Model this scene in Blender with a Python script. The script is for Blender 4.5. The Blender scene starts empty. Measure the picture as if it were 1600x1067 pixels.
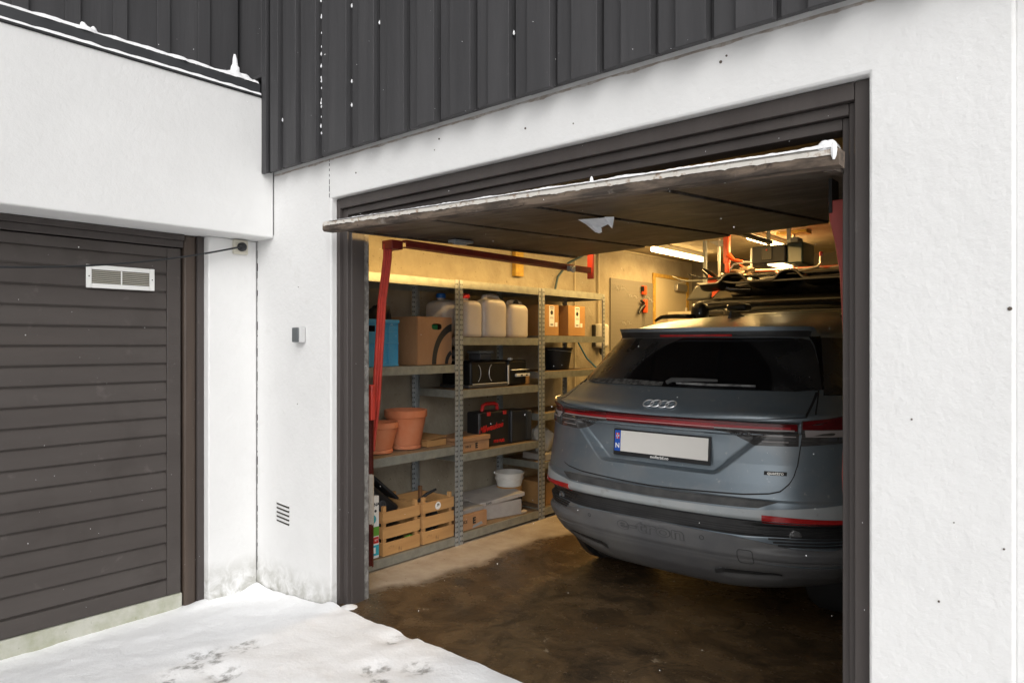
import bpy, bmesh, math, random
import numpy as np
from mathutils import Vector, Matrix, noise
random.seed(7)
R=math.radians
S=bpy.context.scene; COL=S.collection
# ------------------------------------------------------------ camera, sky, sun, exposure
cam=bpy.data.objects.new('camera',bpy.data.cameras.new('camera')); COL.objects.link(cam)
cam.location=(0,0,1.4); cam.rotation_euler=(R(90),0,math.atan2(920,1077))
cam.data.sensor_width=36; cam.data.lens=36*1077/1600; cam.data.shift_y=3.5/1600
cam.data.clip_start=.05; cam.data.clip_end=400
S.camera=cam
W=bpy.data.worlds.new('World'); S.world=W; W.use_nodes=True
nt=W.node_tree; bg=nt.nodes['Background']
sky=nt.nodes.new('ShaderNodeTexSky'); sky.sky_type='NISHITA'; sky.sun_disc=False
sky.sun_elevation=R(34); sky.sun_rotation=R(132); sky.air_density=1; sky.dust_density=6
hs=nt.nodes.new('ShaderNodeHueSaturation'); hs.inputs['Saturation'].default_value=.10
nt.links.new(sky.outputs[0],hs.inputs['Color']); nt.links.new(hs.outputs[0],bg.inputs[0])
bg.inputs[1].default_value=.10
sl=bpy.data.lights.new('sun','SUN'); sl.energy=.9; sl.angle=R(85); sl.color=(1,.985,.965)
so=bpy.data.objects.new('sun',sl); COL.objects.link(so)
so.rotation_euler=(R(56),0,R(38))
S.view_settings.view_transform='Standard'; S.view_settings.look='None'
S.view_settings.exposure=.10; S.view_settings.gamma=1
S.render.resolution_x=1024; S.render.resolution_y=682

# ------------------------------------------------------------ materials
def mat(name,col,rough=.6,metal=0,col2=None,ns=6,nd=6,lo=.35,hi=.65,bump=0,bs=40,bd=5,stretch=None,spec=None,coat=0,
        emit=None,es=0,alpha=None,sss=0,trans=0,grime=None,rough2=None,layers=()):
    m=bpy.data.materials.new(name); m.use_nodes=True; t=m.node_tree; N=t.nodes; L=t.links; b=N['Principled BSDF']
    b.inputs['Roughness'].default_value=rough; b.inputs['Metallic'].default_value=metal
    b.inputs['Base Color'].default_value=(*col,1)
    if spec is not None: b.inputs['Specular IOR Level'].default_value=spec
    if coat: b.inputs['Coat Weight'].default_value=coat; b.inputs['Coat Roughness'].default_value=.08 if 'paint' not in name else .31
    if trans: b.inputs['Transmission Weight'].default_value=trans
    if sss: b.inputs['Subsurface Weight'].default_value=sss; b.inputs['Subsurface Radius'].default_value=(.05,.05,.05)
    if emit: b.inputs['Emission Color'].default_value=(*emit,1); b.inputs['Emission Strength'].default_value=es
    tc=N.new('ShaderNodeTexCoord'); co=tc.outputs['Object']
    if stretch:
        mp=N.new('ShaderNodeMapping'); mp.inputs['Scale'].default_value=stretch; L.new(co,mp.inputs[0]); co=mp.outputs[0]
    cur=None
    def noi(s,d,dist=0,c=co):
        n=N.new('ShaderNodeTexNoise'); n.inputs['Scale'].default_value=s; n.inputs['Detail'].default_value=d
        n.inputs['Distortion'].default_value=dist; n.inputs['Roughness'].default_value=.6; L.new(c,n.inputs['Vector']); return n.outputs[0]
    def rmp(v,a,bb,c0=0,c1=1):
        n=N.new('ShaderNodeMapRange'); n.inputs[1].default_value=a; n.inputs[2].default_value=bb; n.inputs[3].default_value=c0; n.inputs[4].default_value=c1
        L.new(v,n.inputs[0]); return n.outputs[0]
    def mixc(f,a,bb):
        n=N.new('ShaderNodeMix'); n.data_type='RGBA'; L.new(f,n.inputs[0])
        for i,c in ((6,a),(7,bb)):
            if isinstance(c,tuple): n.inputs[i].default_value=(*c,1)
            else: L.new(c,n.inputs[i])
        return n.outputs[2]
    if col2:
        f=rmp(noi(ns,nd),lo,hi); cur=mixc(f,col,col2)
        if rough2 is not None: L.new(rmp(noi(ns*1.3,nd),lo,hi,rough,rough2),b.inputs['Roughness'])
    for (c3,s3,l3,h3) in layers:       # further wear / dirt layers (colour, scale, low, high)
        f=rmp(noi(s3,7,.3,tc.outputs['Object']),l3,h3); cur=mixc(f,cur if cur else col,c3)
    if grime:      # dirt rising from the ground: colour, z where it ends, z where it starts fading in
        gc,z0,z1=grime
        g=N.new('ShaderNodeNewGeometry'); sx=N.new('ShaderNodeSeparateXYZ'); L.new(g.outputs['Position'],sx.inputs[0])
        a=rmp(sx.outputs[2],z0,z1,1,0); nn=noi(14,8,.6,tc.outputs['Object'])
        mu=N.new('ShaderNodeMath'); mu.operation='MULTIPLY'; L.new(a,mu.inputs[0]); L.new(rmp(nn,.35,.6),mu.inputs[1])
        ad=N.new('ShaderNodeMath'); ad.operation='MULTIPLY'; L.new(mu.outputs[0],ad.inputs[0]); ad.inputs[1].default_value=.95
        cur=mixc(ad.outputs[0],cur if cur else col,gc)
    if cur: L.new(cur,b.inputs['Base Color'])
    if bump:
        bn=N.new('ShaderNodeBump'); bn.inputs['Strength'].default_value=1; bn.inputs['Distance'].default_value=bump
        L.new(noi(bs,bd),bn.inputs['Height']); L.new(bn.outputs[0],b.inputs['Normal'])
    return m
def nodes(m): return m.node_tree.nodes, m.node_tree.links, m.node_tree.nodes['Principled BSDF']

STUC=mat('white_stucco',(.755,.755,.75),.9,0,(.70,.70,.695),2.2,8,.4,.8,bump=.0042,bs=30,bd=9,spec=.2,layers=(((.62,.615,.59),2.6,.64,.80),),grime=((.15,.145,.085),-.16,.15))
STUCL=mat('white_stucco_fascia',(.75,.75,.745),.9,0,(.67,.67,.665),1.3,8,.42,.80,bump=.003,bs=30,bd=7,spec=.2)
CLAD=mat('charcoal_painted_board',(.045,.0445,.047),.62,0,(.062,.061,.064),9,6,.35,.7,bump=.0014,bs=60,bd=5,stretch=(1,1,.08),spec=.35,layers=(((.09,.088,.088),50,.66,.85),))
DOORP=mat('brown_grey_door_paint',(.058,.049,.045),.6,0,(.073,.063,.058),5,7,.35,.7,bump=.0012,bs=50,bd=5,stretch=(1,.15,1),spec=.35,layers=(((.12,.105,.098),9,.62,.8),((.20,.185,.17),70,.70,.76),((.050,.042,.038),3,.55,.75)))
FRAMEP=mat('dark_brown_frame_paint',(.060,.051,.048),.58,0,(.076,.066,.062),6,6,.35,.7,bump=.0014,bs=45,bd=5,stretch=(1,1,.1),spec=.35,layers=(((.11,.10,.095),14,.66,.82),))
STAINW=mat('brown_stained_post',(.050,.036,.028),.55,0,(.080,.056,.042),18,6,.35,.7,bump=.001,bs=60,stretch=(1,1,.06))
RAWW=mat('weathered_edge_wood',(.17,.128,.095),.85,0,(.055,.042,.033),20,9,.42,.58,bump=.003,bs=40,bd=7,stretch=(.25,1,1),layers=(((.25,.22,.19),9,.60,.72),((.05,.035,.028),22,.6,.7)))
WPAINT=mat('peeling_white_paint',(.66,.63,.58),.8,0,(.32,.22,.15),26,9,.54,.64,bump=.002,bs=60)
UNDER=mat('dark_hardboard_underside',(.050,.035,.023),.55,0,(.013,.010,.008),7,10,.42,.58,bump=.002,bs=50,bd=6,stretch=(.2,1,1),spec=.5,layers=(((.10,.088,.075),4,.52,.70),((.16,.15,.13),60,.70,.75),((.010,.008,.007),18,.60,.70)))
SEAM=mat('black_gap_seam',(.008,.007,.006),.8)
SNOW=mat('fresh_snow',(.94,.945,.955),.75,0,(.90,.905,.92),3,6,.4,.7,bump=.004,bs=60,bd=6,sss=.15,spec=.3)
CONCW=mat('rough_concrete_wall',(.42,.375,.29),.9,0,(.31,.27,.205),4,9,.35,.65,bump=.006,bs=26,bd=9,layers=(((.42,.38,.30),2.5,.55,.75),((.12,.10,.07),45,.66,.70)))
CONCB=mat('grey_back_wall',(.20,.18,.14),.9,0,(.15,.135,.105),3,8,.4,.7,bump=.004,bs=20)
CEIL=mat('rough_ceiling',(.38,.32,.21),.9,0,(.29,.24,.15),5,8,.35,.65,bump=.004,bs=30)
KERB=mat('mossy_white_strip',(.50,.50,.44),.85,0,(.34,.35,.25),9,8,.4,.7,bump=.002,bs=60,layers=(((.17,.17,.10),30,.66,.74),))
PLAST=mat('crumbling_mortar',(.27,.26,.24),.95,0,(.13,.12,.11),24,8,.4,.6,bump=.008,bs=60)
GALV=mat('galvanised_steel',(.46,.49,.50),.42,.5,(.34,.37,.38),24,5,.35,.65,bump=.0004,bs=90)
GALVW=mat('galvanised_beam',(.36,.37,.33),.5,.55,(.28,.29,.26),18,5,.35,.65)
HOLE=mat('dark_slot',(.015,.015,.016),.7)
CHIP=mat('chipboard_shelf',(.24,.17,.10),.85,0,(.17,.12,.075),30,6,.4,.6,bump=.001,bs=120)
RED=mat('red_painted_steel',(.46,.040,.024),.45,0,(.33,.030,.019),10,6,.4,.65,bump=.0006,bs=40,layers=(((.15,.05,.03),30,.68,.74),))
REDD=mat('dark_red_steel',(.22,.02,.014),.5,0,(.14,.015,.012),12,6,.4,.65)
TERRA=mat('terracotta',(.52,.16,.065),.85,0,(.56,.22,.11),7,7,.4,.7,bump=.001,bs=70,layers=(((.55,.36,.26),4,.62,.78),))
CARD=mat('brown_cardboard',(.38,.21,.105),.85,0,(.32,.17,.08),8,5,.35,.65,bump=.0008,bs=50,stretch=(1,1,.3))
CARDO=mat('ochre_cardboard',(.42,.23,.08),.85,0,(.35,.19,.07),8,5,.35,.65)
CARDG=mat('grey_white_cardboard',(.42,.39,.36),.85,0,(.33,.30,.28),7,6,.4,.7)
BLUEP=mat('blue_plastic_crate',(.05,.27,.46),.5,0,(.07,.33,.52),7,6,.4,.7,layers=(((.40,.50,.55),24,.66,.72),))
HDPE=mat('translucent_white_plastic',(.62,.57,.52),.42,0,(.56,.51,.46),5,4,.4,.7,sss=.3)
BLK=mat('black_plastic',(.012,.012,.013),.35,0,(.02,.02,.021),12,5)
BLKG=mat('gloss_black',(.006,.006,.007),.12,0,coat=.5)
BLKM=mat('matt_black_fabric',(.010,.010,.012),.9,0,(.022,.022,.024),16,6,bump=.006,bs=22)
GRYP=mat('dark_grey_plastic',(.045,.046,.05),.55)
GPL=mat('grey_plastic',(.25,.26,.27),.5)
WPL=mat('white_plastic',(.70,.69,.66),.4,0,(.62,.61,.57),9,4)
WHITE=mat('white_print',(.78,.78,.76),.55)
PEGB=mat('grey_pegboard',(.21,.195,.17),.6)
DOORI=mat('cream_steel_door',(.52,.46,.34),.5,0,(.46,.40,.29),2,4)
YWOOD=mat('yellow_foam_and_wood',(.52,.34,.06),.8,0,(.40,.24,.05),20,7,.4,.6,bump=.004,bs=40)
CRATEW=mat('pine_crate_wood',(.52,.29,.11),.75,0,(.42,.22,.08),14,6,.4,.65,bump=.0008,bs=60,stretch=(1,.15,1),layers=(((.10,.045,.02),9,.68,.76),))
CRATED=mat('brown_crate_post',(.30,.15,.07),.8,0,(.22,.11,.05),14,6)
BLUE=mat('blue_plastic_cap',(.01,.12,.45),.4)
REDP=mat('red_plastic',(.55,.02,.02),.4)
ORNG=mat('orange_plastic',(.80,.09,.02),.4)
GREEN=mat('green_print',(.12,.33,.04),.6)
TEAL=mat('teal_print',(.03,.38,.48),.6)
BLUEG=mat('blue_grey_hose',(.03,.07,.10),.45)
CHROME=mat('chrome',(.85,.86,.88),.28,.7)
SILV=mat('dull_silver_bar',(.48,.47,.44),.35,.8)
TAPE=mat('silver_tape',(.80,.82,.85),.5,0,(.62,.65,.69),16,4,bump=.002,bs=30)
LAMPON=mat('lit_tube_diffuser',(1,.9,.7),.5,emit=(1,.66,.27),es=26)
CABLE=mat('black_cable',(.015,.016,.018),.5)
# garage floor: brown wet concrete with a dry pale strip along the shelves
FLOOR=mat('wet_concrete_floor',(.1,.07,.04),.3)
N,L,b=nodes(FLOOR)
tc=N.new('ShaderNodeTexCoord')
def nz(s,d=8,dist=0,vec=None):
    n=N.new('ShaderNodeTexNoise'); n.inputs['Scale'].default_value=s; n.inputs['Detail'].default_value=d; n.inputs['Distortion'].default_value=dist; n.inputs['Roughness'].default_value=.65
    L.new(vec or tc.outputs['Object'],n.inputs['Vector']); return n.outputs[0]
def mr(v,a,c,x=0,y=1):
    n=N.new('ShaderNodeMapRange'); n.interpolation_type='SMOOTHSTEP'; n.inputs[1].default_value=a; n.inputs[2].default_value=c; n.inputs[3].default_value=x; n.inputs[4].default_value=y; L.new(v,n.inputs[0]); return n.outputs[0]
def mx(f,a,c):
    n=N.new('ShaderNodeMix'); n.data_type='RGBA'; L.new(f,n.inputs[0])
    for i,q in ((6,a),(7,c)):
        if isinstance(q,tuple): n.inputs[i].default_value=(*q,1)
        else: L.new(q,n.inputs[i])
    return n.outputs[2]
def ma(op,a,c):
    n=N.new('ShaderNodeMath'); n.operation=op
    for i,q in ((0,a),(1,c)):
        if isinstance(q,(int,float)): n.inputs[i].default_value=q
        else: L.new(q,n.inputs[i])
    return n.outputs[0]
wet=mx(mr(nz(5,14,.8),.28,.74),(.036,.025,.015),(.140,.090,.046))
wet=mx(mr(nz(1.7,12,.5),.44,.72),wet,(.095,.056,.026))
wet=mx(mr(nz(40,9),.60,.68),wet,(.15,.105,.06))
wet=mx(mr(nz(3.1,9,1),.66,.70),wet,(.24,.19,.13))
dry=mx(mr(nz(5),.35,.7),(.44,.37,.29),(.34,.27,.20))
dry=mx(mr(nz(30,8),.62,.7),dry,(.14,.10,.06))
sx=N.new('ShaderNodeSeparateXYZ'); L.new(tc.outputs['Object'],sx.inputs[0])
edge=ma('ADD',sx.outputs[0],ma('MULTIPLY',ma('SUBTRACT',nz(3.0,9),.5),.46))
# the damp line runs at x = -3.04 near the door and swings out to the front corner
edge=ma('ADD',edge,mr(sx.outputs[1],2.75,2.25,0,.18))
edge=ma('SUBTRACT',edge,mr(sx.outputs[1],4.0,6.0,0,.9))
wf=mr(edge,-3.11,-2.96)
L.new(mx(wf,dry,wet),b.inputs['Base Color'])
wr=mr(nz(5),.4,.65,.10,.34)
rf=N.new('ShaderNodeMix'); L.new(wf,rf.inputs[0]); rf.inputs[2].default_value=.85; L.new(wr,rf.inputs[3]); L.new(rf.outputs[0],b.inputs['Roughness'])
bn=N.new('ShaderNodeBump'); bn.inputs['Distance'].default_value=.004; L.new(nz(30,8),bn.inputs['Height']); L.new(bn.outputs[0],b.inputs['Normal'])
# trampled ground: snow with asphalt showing through in the footprints
GSNOW=mat('trodden_snow',(.84,.85,.86),.75,sss=.1,spec=.3)
N,L,b=nodes(GSNOW); tc=N.new('ShaderNodeTexCoord')
spots=[(-2.53,2.10,.07),(-2.36,1.86,.085),(-2.22,1.98,.09),(-3.02,1.42,.16),(-3.0,1.62,.10),(-2.80,1.42,.09),(-2.26,1.80,.06),(-2.48,1.40,.06),(-2.95,1.25,.09)]
acc=None
for (x,y,r) in spots:
    vm=N.new('ShaderNodeVectorMath'); vm.operation='DISTANCE'; L.new(tc.outputs['Object'],vm.inputs[0]); vm.inputs[1].default_value=(x,y,0)
    v=mr(vm.outputs['Value'],r*.35,r*1.25,1,0); acc=v if acc is None else ma('MAXIMUM',acc,v)
f=ma('MULTIPLY',acc,mr(nz(15,10,.1),.36,.72))
f2=mr(f,.10,.95,0,.85)
base=mx(mr(nz(4),.4,.7),(.95,.957,.97),(.91,.918,.935))
L.new(mx(f2,base,(.17,.165,.155)),b.inputs['Base Color'])
bn=N.new('ShaderNodeBump'); bn.inputs['Distance'].default_value=.005; L.new(nz(40,8),bn.inputs['Height']); L.new(bn.outputs[0],b.inputs['Normal'])

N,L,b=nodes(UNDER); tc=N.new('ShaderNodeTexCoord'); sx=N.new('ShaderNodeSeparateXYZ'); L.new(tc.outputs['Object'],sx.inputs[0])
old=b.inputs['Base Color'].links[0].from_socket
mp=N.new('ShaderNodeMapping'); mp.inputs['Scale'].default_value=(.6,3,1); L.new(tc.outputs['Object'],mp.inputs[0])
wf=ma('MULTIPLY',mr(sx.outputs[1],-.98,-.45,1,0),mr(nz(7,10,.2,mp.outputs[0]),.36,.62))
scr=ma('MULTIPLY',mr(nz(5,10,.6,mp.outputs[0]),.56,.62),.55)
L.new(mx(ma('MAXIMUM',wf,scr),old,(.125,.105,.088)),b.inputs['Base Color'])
# ------------------------------------------------------------ mesh helpers
def wloc(o):
    v=Vector((0,0,0))
    while o is not None: v+=o.location; o=o.parent
    return v
class M:
    def __init__(s): s.v=[]; s.f=[]; s.sm=False
    def add(s,vs,fs):
        n=len(s.v); s.v+= [tuple(p) for p in vs]; s.f+=[tuple(i+n for i in q) for q in fs]; return s
    def box(s,x0,y0,z0,x1,y1,z1,rz=0,piv=None,mt=None):
        x0,x1=min(x0,x1),max(x0,x1); y0,y1=min(y0,y1),max(y0,y1); z0,z1=min(z0,z1),max(z0,z1)
        vs=[Vector(p) for p in ((x0,y0,z0),(x1,y0,z0),(x1,y1,z0),(x0,y1,z0),(x0,y0,z1),(x1,y0,z1),(x1,y1,z1),(x0,y1,z1))]
        if rz:
            c=Vector(piv or ((x0+x1)/2,(y0+y1)/2,0)); c.z=0; m=Matrix.Rotation(rz,3,'Z'); vs=[m@(v-c)+c for v in vs]
        if mt: vs=[mt@v for v in vs]
        return s.add(vs,[(0,3,2,1),(4,5,6,7),(0,1,5,4),(1,2,6,5),(2,3,7,6),(3,0,4,7)])
    def hexa(s,vs): return s.add(vs,[(0,3,2,1),(4,5,6,7),(0,1,5,4),(1,2,6,5),(2,3,7,6),(3,0,4,7)])
    def tube(s,pts,r,n=8,closed=False,flat=None):
        pts=[Vector(p) for p in pts]; k=len(pts); rs=r if isinstance(r,(list,tuple)) else [r]*k
        vs=[]; prev=None
        for i,p in enumerate(pts):
            if closed: t=pts[(i+1)%k]-pts[i-1]
            else: t=pts[min(i+1,k-1)]-pts[max(i-1,0)]
            t.normalize()
            if prev is None: a=t.orthogonal().normalized()
            else: a=(prev-t*prev.dot(t)).normalized()
            prev=a; b2=t.cross(a)
            for j in range(n):
                q=2*math.pi*j/n; vs.append(p+a*math.cos(q)*rs[i]+b2*math.sin(q)*rs[i])
        fs=[]
        for i in range(k if closed else k-1):
            i2=(i+1)%k
            for j in range(n):
                j2=(j+1)%n; fs.append((i*n+j,i*n+j2,i2*n+j2,i2*n+j))
        if not closed: fs+= [tuple(range(n-1,-1,-1)),tuple((k-1)*n+j for j in range(n))]
        s.sm=True
        return s.add(vs,fs)
    def lathe(s,c,prof,n=32,axis='Z',cap=True):
        vs=[];k=len(prof)
        for (r,h) in prof:
            for j in range(n):
                q=2*math.pi*j/n; a,b2=r*math.cos(q),r*math.sin(q)
                p={'Z':(a,b2,h),'Y':(a,h,b2),'X':(h,a,b2)}[axis]; vs.append((c[0]+p[0],c[1]+p[1],c[2]+p[2]))
        fs=[]
        for i in range(k-1):
            for j in range(n):
                j2=(j+1)%n; fs.append((i*n+j,i*n+j2,(i+1)*n+j2,(i+1)*n+j))
        if cap: fs+=[tuple(range(n-1,-1,-1)),tuple((k-1)*n+j for j in range(n))]
        s.sm=True
        return s.add(vs,fs)
    def prism(s,poly,a0,a1,axis='Y'):
        n=len(poly); f={'Y':lambda p,a:(p[0],a,p[1]),'X':lambda p,a:(a,p[0],p[1]),'Z':lambda p,a:(p[0],p[1],a)}[axis]
        vs=[f(p,a0) for p in poly]+[f(p,a1) for p in poly]
        fs=[tuple(range(n)),tuple(range(2*n-1,n-1,-1))]+[(i,i+n,(i+1)%n+n,(i+1)%n) for i in range(n)]
        return s.add(vs,fs)
    def grid(s,fn,nu,nv):
        vs=[fn(i/nu,j/nv) for j in range(nv+1) for i in range(nu+1)]
        fs=[(j*(nu+1)+i,j*(nu+1)+i+1,(j+1)*(nu+1)+i+1,(j+1)*(nu+1)+i) for j in range(nv) for i in range(nu)]
        return s.add(vs,fs)
    def build(s,name,m,parent=None,bevel=0,seg=2,smooth=None,world=True,fix=True,angle=40):
        me=bpy.data.meshes.new(name); off=wloc(parent) if (parent and world) else Vector((0,0,0))
        me.from_pydata([Vector(p)-off for p in s.v],[],s.f); me.materials.append(m)
        if fix:
            bm=bmesh.new(); bm.from_mesh(me); bmesh.ops.recalc_face_normals(bm,faces=bm.faces); bm.to_mesh(me); bm.free()
        o=bpy.data.objects.new(name,me); COL.objects.link(o)
        if parent: o.parent=parent
        if bevel:
            bv=o.modifiers.new('bevel','BEVEL'); bv.width=bevel; bv.segments=seg; bv.limit_method='ANGLE'; bv.angle_limit=R(35)
        if (s.sm if smooth is None else smooth) or bevel:
            for p in me.polygons: p.use_smooth=True
            if hasattr(me,'set_sharp_from_angle'): me.set_sharp_from_angle(angle=R(angle))
        return o
def tag(o,label=None,cat=None,group=None,kind=None):
    for k,v in (('label',label),('category',cat),('group',group),('kind',kind)):
        if v: o[k]=v
    return o
def thing(name,loc,label,cat,group=None,rz=0):
    o=bpy.data.objects.new(name,None); COL.objects.link(o); o.location=loc; o.rotation_euler=(0,0,rz); o.empty_display_size=.1
    return tag(o,label,cat,group)
def dup(o,parent=None):
    c=o.copy(); COL.objects.link(c)
    if parent: c.parent=parent
    for ch in list(o.children): dup(ch,c)
    return c
def text(name,s,m,parent,mtx,size,ext=.0008,bold=0,shear=0,sx=1,align='CENTER'):
    cu=bpy.data.curves.new('t','FONT'); cu.body=s; cu.size=size; cu.extrude=ext; cu.align_x=align; cu.align_y='CENTER'; cu.offset=bold; cu.shear=shear; cu.resolution_u=3
    to=bpy.data.objects.new('t',cu); COL.objects.link(to)
    bpy.context.view_layer.update()
    me=bpy.data.meshes.new_from_object(to.evaluated_get(bpy.context.evaluated_depsgraph_get())); bpy.data.objects.remove(to)
    off=wloc(parent) if parent else Vector((0,0,0))
    me.transform(Matrix.Translation(-off)@mtx@Matrix.Diagonal((sx,1,1,1))); me.materials.clear(); me.materials.append(m); me.name=name
    o=bpy.data.objects.new(name,me); COL.objects.link(o); o.parent=parent
    return o
def facing(loc,d='-Y'):     # text plane facing -Y or +X
    r={'-Y':Matrix.Rotation(R(90),4,'X'),'+X':Matrix.Rotation(R(90),4,'Z')@Matrix.Rotation(R(90),4,'X')}[d]
    return Matrix.Translation(Vector(loc))@r
def fn(x,y,s,seed=0): return noise.noise(Vector((x*s,y*s,seed)))

# ------------------------------------------------------------ ground
def gz(x,y):
    b_=-.11*max(0,min(1,(-x-3.0)/.85))*max(0,min(1,(2.35-y)/.35+.25))
    pile=.036*math.exp(-((x+3.88)**2+(y-2.16)**2)/.02)+.03*math.exp(-((x+3.12)**2/.006+(y-2.17)**2/.004))+.03*math.exp(-((x+3.92)**2/.004+(y-1.9)**2/.02))
    h=.012+b_+pile+.014*fn(x,y,2.2)+.009*fn(x,y,7,3)+.004*fn(x,y,22,5)
    for (a,c,r) in spots:
        d=math.hypot(x-a,y-c); h-=.016*max(0,1-d/(r*1.3))
    return h
m=M(); 
xs=[-3.99+.025*i for i in range(150)]+[-.2+.2*i for i in range(1,35)]+[7+3*i for i in range(1,8)]
ys=[-25+2*i for i in range(11)]+[-3+.2*i for i in range(20)]+[1.0+.025*i for i in range(48)]
def edgeY(x): return 2.18+.02*fn(x,0,3)+.012*fn(x,1,11)+ (.05*math.exp(-((x+3.08)**2)/.01)) if x>-3.14 and x<-.52 else 2.20
idx={}
vs=[];fs=[]
for j,y in enumerate(ys):
    for i,x in enumerate(xs):
        yy=min(y,edgeY(x)); z=gz(x,yy)
        if y>edgeY(x) : z-=.02
        idx[(i,j)]=len(vs); vs.append((x,yy,z if y<2.15 or not(-3.14<x<-.52) else max(z,.004)))
for j in range(len(ys)-1):
    for i in range(len(xs)-1): fs.append((idx[i,j],idx[i+1,j],idx[i+1,j+1],idx[i,j+1]))
m.add(vs,fs); m.build('snow_ground',GSNOW,smooth=True)['kind']='structure'
g=M().box(-30,-30,-.6,30,2.0,-.16); g.build('asphalt',mat('asphalt',(.05,.05,.05),.9))['kind']='structure'
fl=M(); fl.box(-3.13,2.165,-.15,-.515,2.3799,0).box(-3.9,2.38,-.15,-.30,8.2,0); fl.build('garage_floor',FLOOR)['kind']='structure'
# snow lumps by the threshold
m=M()
for (x,y,z,r) in ((-3.04,2.225,.004,.028),):
    m.lathe((x,y,z-.012),[(r*2.2,0),(r*1.5,.010),(r*.8,.016),(r*.2,.020)],9)
tag(m.build('snow_lump',SNOW,smooth=True),'small icy snow lump at the foot of the left door jamb','snow')

# ------------------------------------------------------------ main garage building
B=thing('garage_building',(-1.8,2.2,0),'white stuccoed garage wall under charcoal board cladding, around the open doorway','building')
XL,XR,ZT=-3.139,-.509,2.18
m=M().prism([(-3.96,-.3),(XL,-.3),(XL,ZT),(XR,ZT),(XR,-.3),(-.166,-.3),(-.166,2.46),(-3.96,2.46)],2.18,2.34)
wall=m.build('wall',STUC,B,bevel=.009,seg=2)
M().box(-.17,2.20,-.3,2.6,2.34,2.45).build('side_wall',STUC,B,bevel=.008)
# hairline joint and specks in the stucco
m=M()
z=2.185
while z<2.385: 
    l=.012+random.random()*.03; m.box(-3.1518,2.1770,z,-3.1495,2.179,min(z+l,2.39)); z+=l+.006+random.random()*.02
m.build('wall_joint',HOLE,B); m=M()
z=.03
while z<2.02:
    l=.008+random.random()*.05; w_=random.random()**2*.005; x_=-3.899+random.uniform(0,.002); m.box(x_,2.1768,z,x_+.0012+w_,2.179,z+l); z+=l+random.random()*.035
m.box(-3.8992,2.1770,.03,-3.8984,2.179,2.02); m.build('wall_joint',HOLE,B); m=M()
m.box(-3.7086,2.1770,2.04,-3.7080,2.179,2.38)
z=2.04
while z<2.38:
    l=.02+random.random()*.06; m.box(-3.7092,2.1768,z,-3.7078,2.179,z+l); z+=l+random.random()*.012
m.build('wall_joint',HOLE,B)
PIT=mat('dirty_pit',(.10,.08,.065),.9)
m=M()
for (x,z,r) in ((-.955,2.33,.006),(-.935,2.345,.004),(-2.92,2.28,.005),(-2.3,2.335,.005),(-2.33,2.29,.003),(-1.79,2.28,.005),(-1.55,2.25,.003),(-3.46,1.06,.003),(-3.45,1.72,.003),(-.40,1.19,.003),(-.335,.7,.0035),(-.30,.92,.002),(-.19,.87,.003),(-.185,.52,.005),(-.185,.47,.005),(-.178,1.49,.006)):
    m.lathe((x,2.182,z),[(r*1.0,0),(r*.8,-.0045),(r*.3,-.005)],7,'Y'); m.build('plaster_pit',PIT,B); m=M()
m=M()
def me_(u,v):
    x=-3.70+5.2*u; return (x,2.1765+.0025*v,2.392-(.010+.007*fn(x,0,9)+.006*abs(fn(x,2,31)))*(1-v))
m.grid(me_,500,1); m.build('mortar_edge',mat('bare_mortar',(.46,.40,.35),.95,0,(.60,.57,.54),30,6,.45,.6),B,smooth=False)
# vent slots
v=thing('wall_vent',(-3.61,2.18,.41),'small plaster vent with five dark slots low on the white wall','vent')
m=M(); fr=M()
for k in range(5):
    z=.360+k*.0245; m.prism([(-3.674,z+.004),(-3.545,z-.004),(-3.545,z+.008),(-3.674,z+.016)],2.1765,2.1795)
    fr.prism([(-3.680,z+.0165),(-3.54,z+.0085),(-3.54,z+.0125),(-3.680,z+.0205)],2.170,2.1795)
m.build('slot',mat('slot_shadow',(.035,.03,.022),.9),v); fr.build('louvre',STUC,v,bevel=.0015)
# upper cladding: under-boards with cover boards
m=M().box(-4.3,2.142,2.40,2.6,2.16,5.2); m.build('cladding_backing',CLAD,B)
edges=[-3.656,-3.513,-3.333,-3.139,-2.872,-2.653,-2.434,-2.229,-2.006,-1.794,-1.585,-1.374,-1.155,-.955,-.74,-.52,-.30,-.09,.12,.33,.55,.77,.99,1.2,1.4,1.6,1.85,2.1,2.3,2.55]
m=M(); g=M()
for k in range(len(edges)-1):
    a,c=edges[k],edges[k+1]; w_=(c-a)
    g.box(a+.004,2.119,2.393+random.uniform(-.003,.003),c-.014,2.1415,5.2)
    if k==0: m.box(a-.05,2.098,2.385,a-.001,2.1185,5.2)
    m.box(c-w_*.60,2.092+random.uniform(-.003,.003),2.382+random.uniform(-.004,.002),c-.012,2.1185,5.2)
g.build('cladding_board',CLAD,B); m.build('cover_board',CLAD,B,bevel=.0025)
M().box(-3.93,2.100,2.955,-3.712,2.1240,5.2).build('corner_board',CLAD,B,bevel=.003)
M().hexa([Vector(p) for p in ((-3.93,2.09,2.945),(-3.705,2.09,2.945),(-3.705,2.124,2.945),(-3.93,2.124,2.945),(-3.93,2.096,2.965),(-3.705,2.096,2.965),(-3.705,2.124,2.985),(-3.93,2.124,2.985))]).build('flashing',CLAD,B)
m=M()
for z in (2.50,2.56,2.60,2.64,2.66,2.70,2.74,2.79,2.80,2.86,2.93,2.98,3.05,3.12,3.2,3.27):
    k_=random.choice((.5,.6,.8,1,1.1)); m.lathe((-3.137+random.uniform(-.003,.003),2.118,z+random.uniform(-.015,.015)),[(.0012*k_,-.008*k_),(.0048*k_,-.003*k_),(.0036*k_,.003),(.001,(.010+random.random()*.008)*k_)],6)
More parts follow.
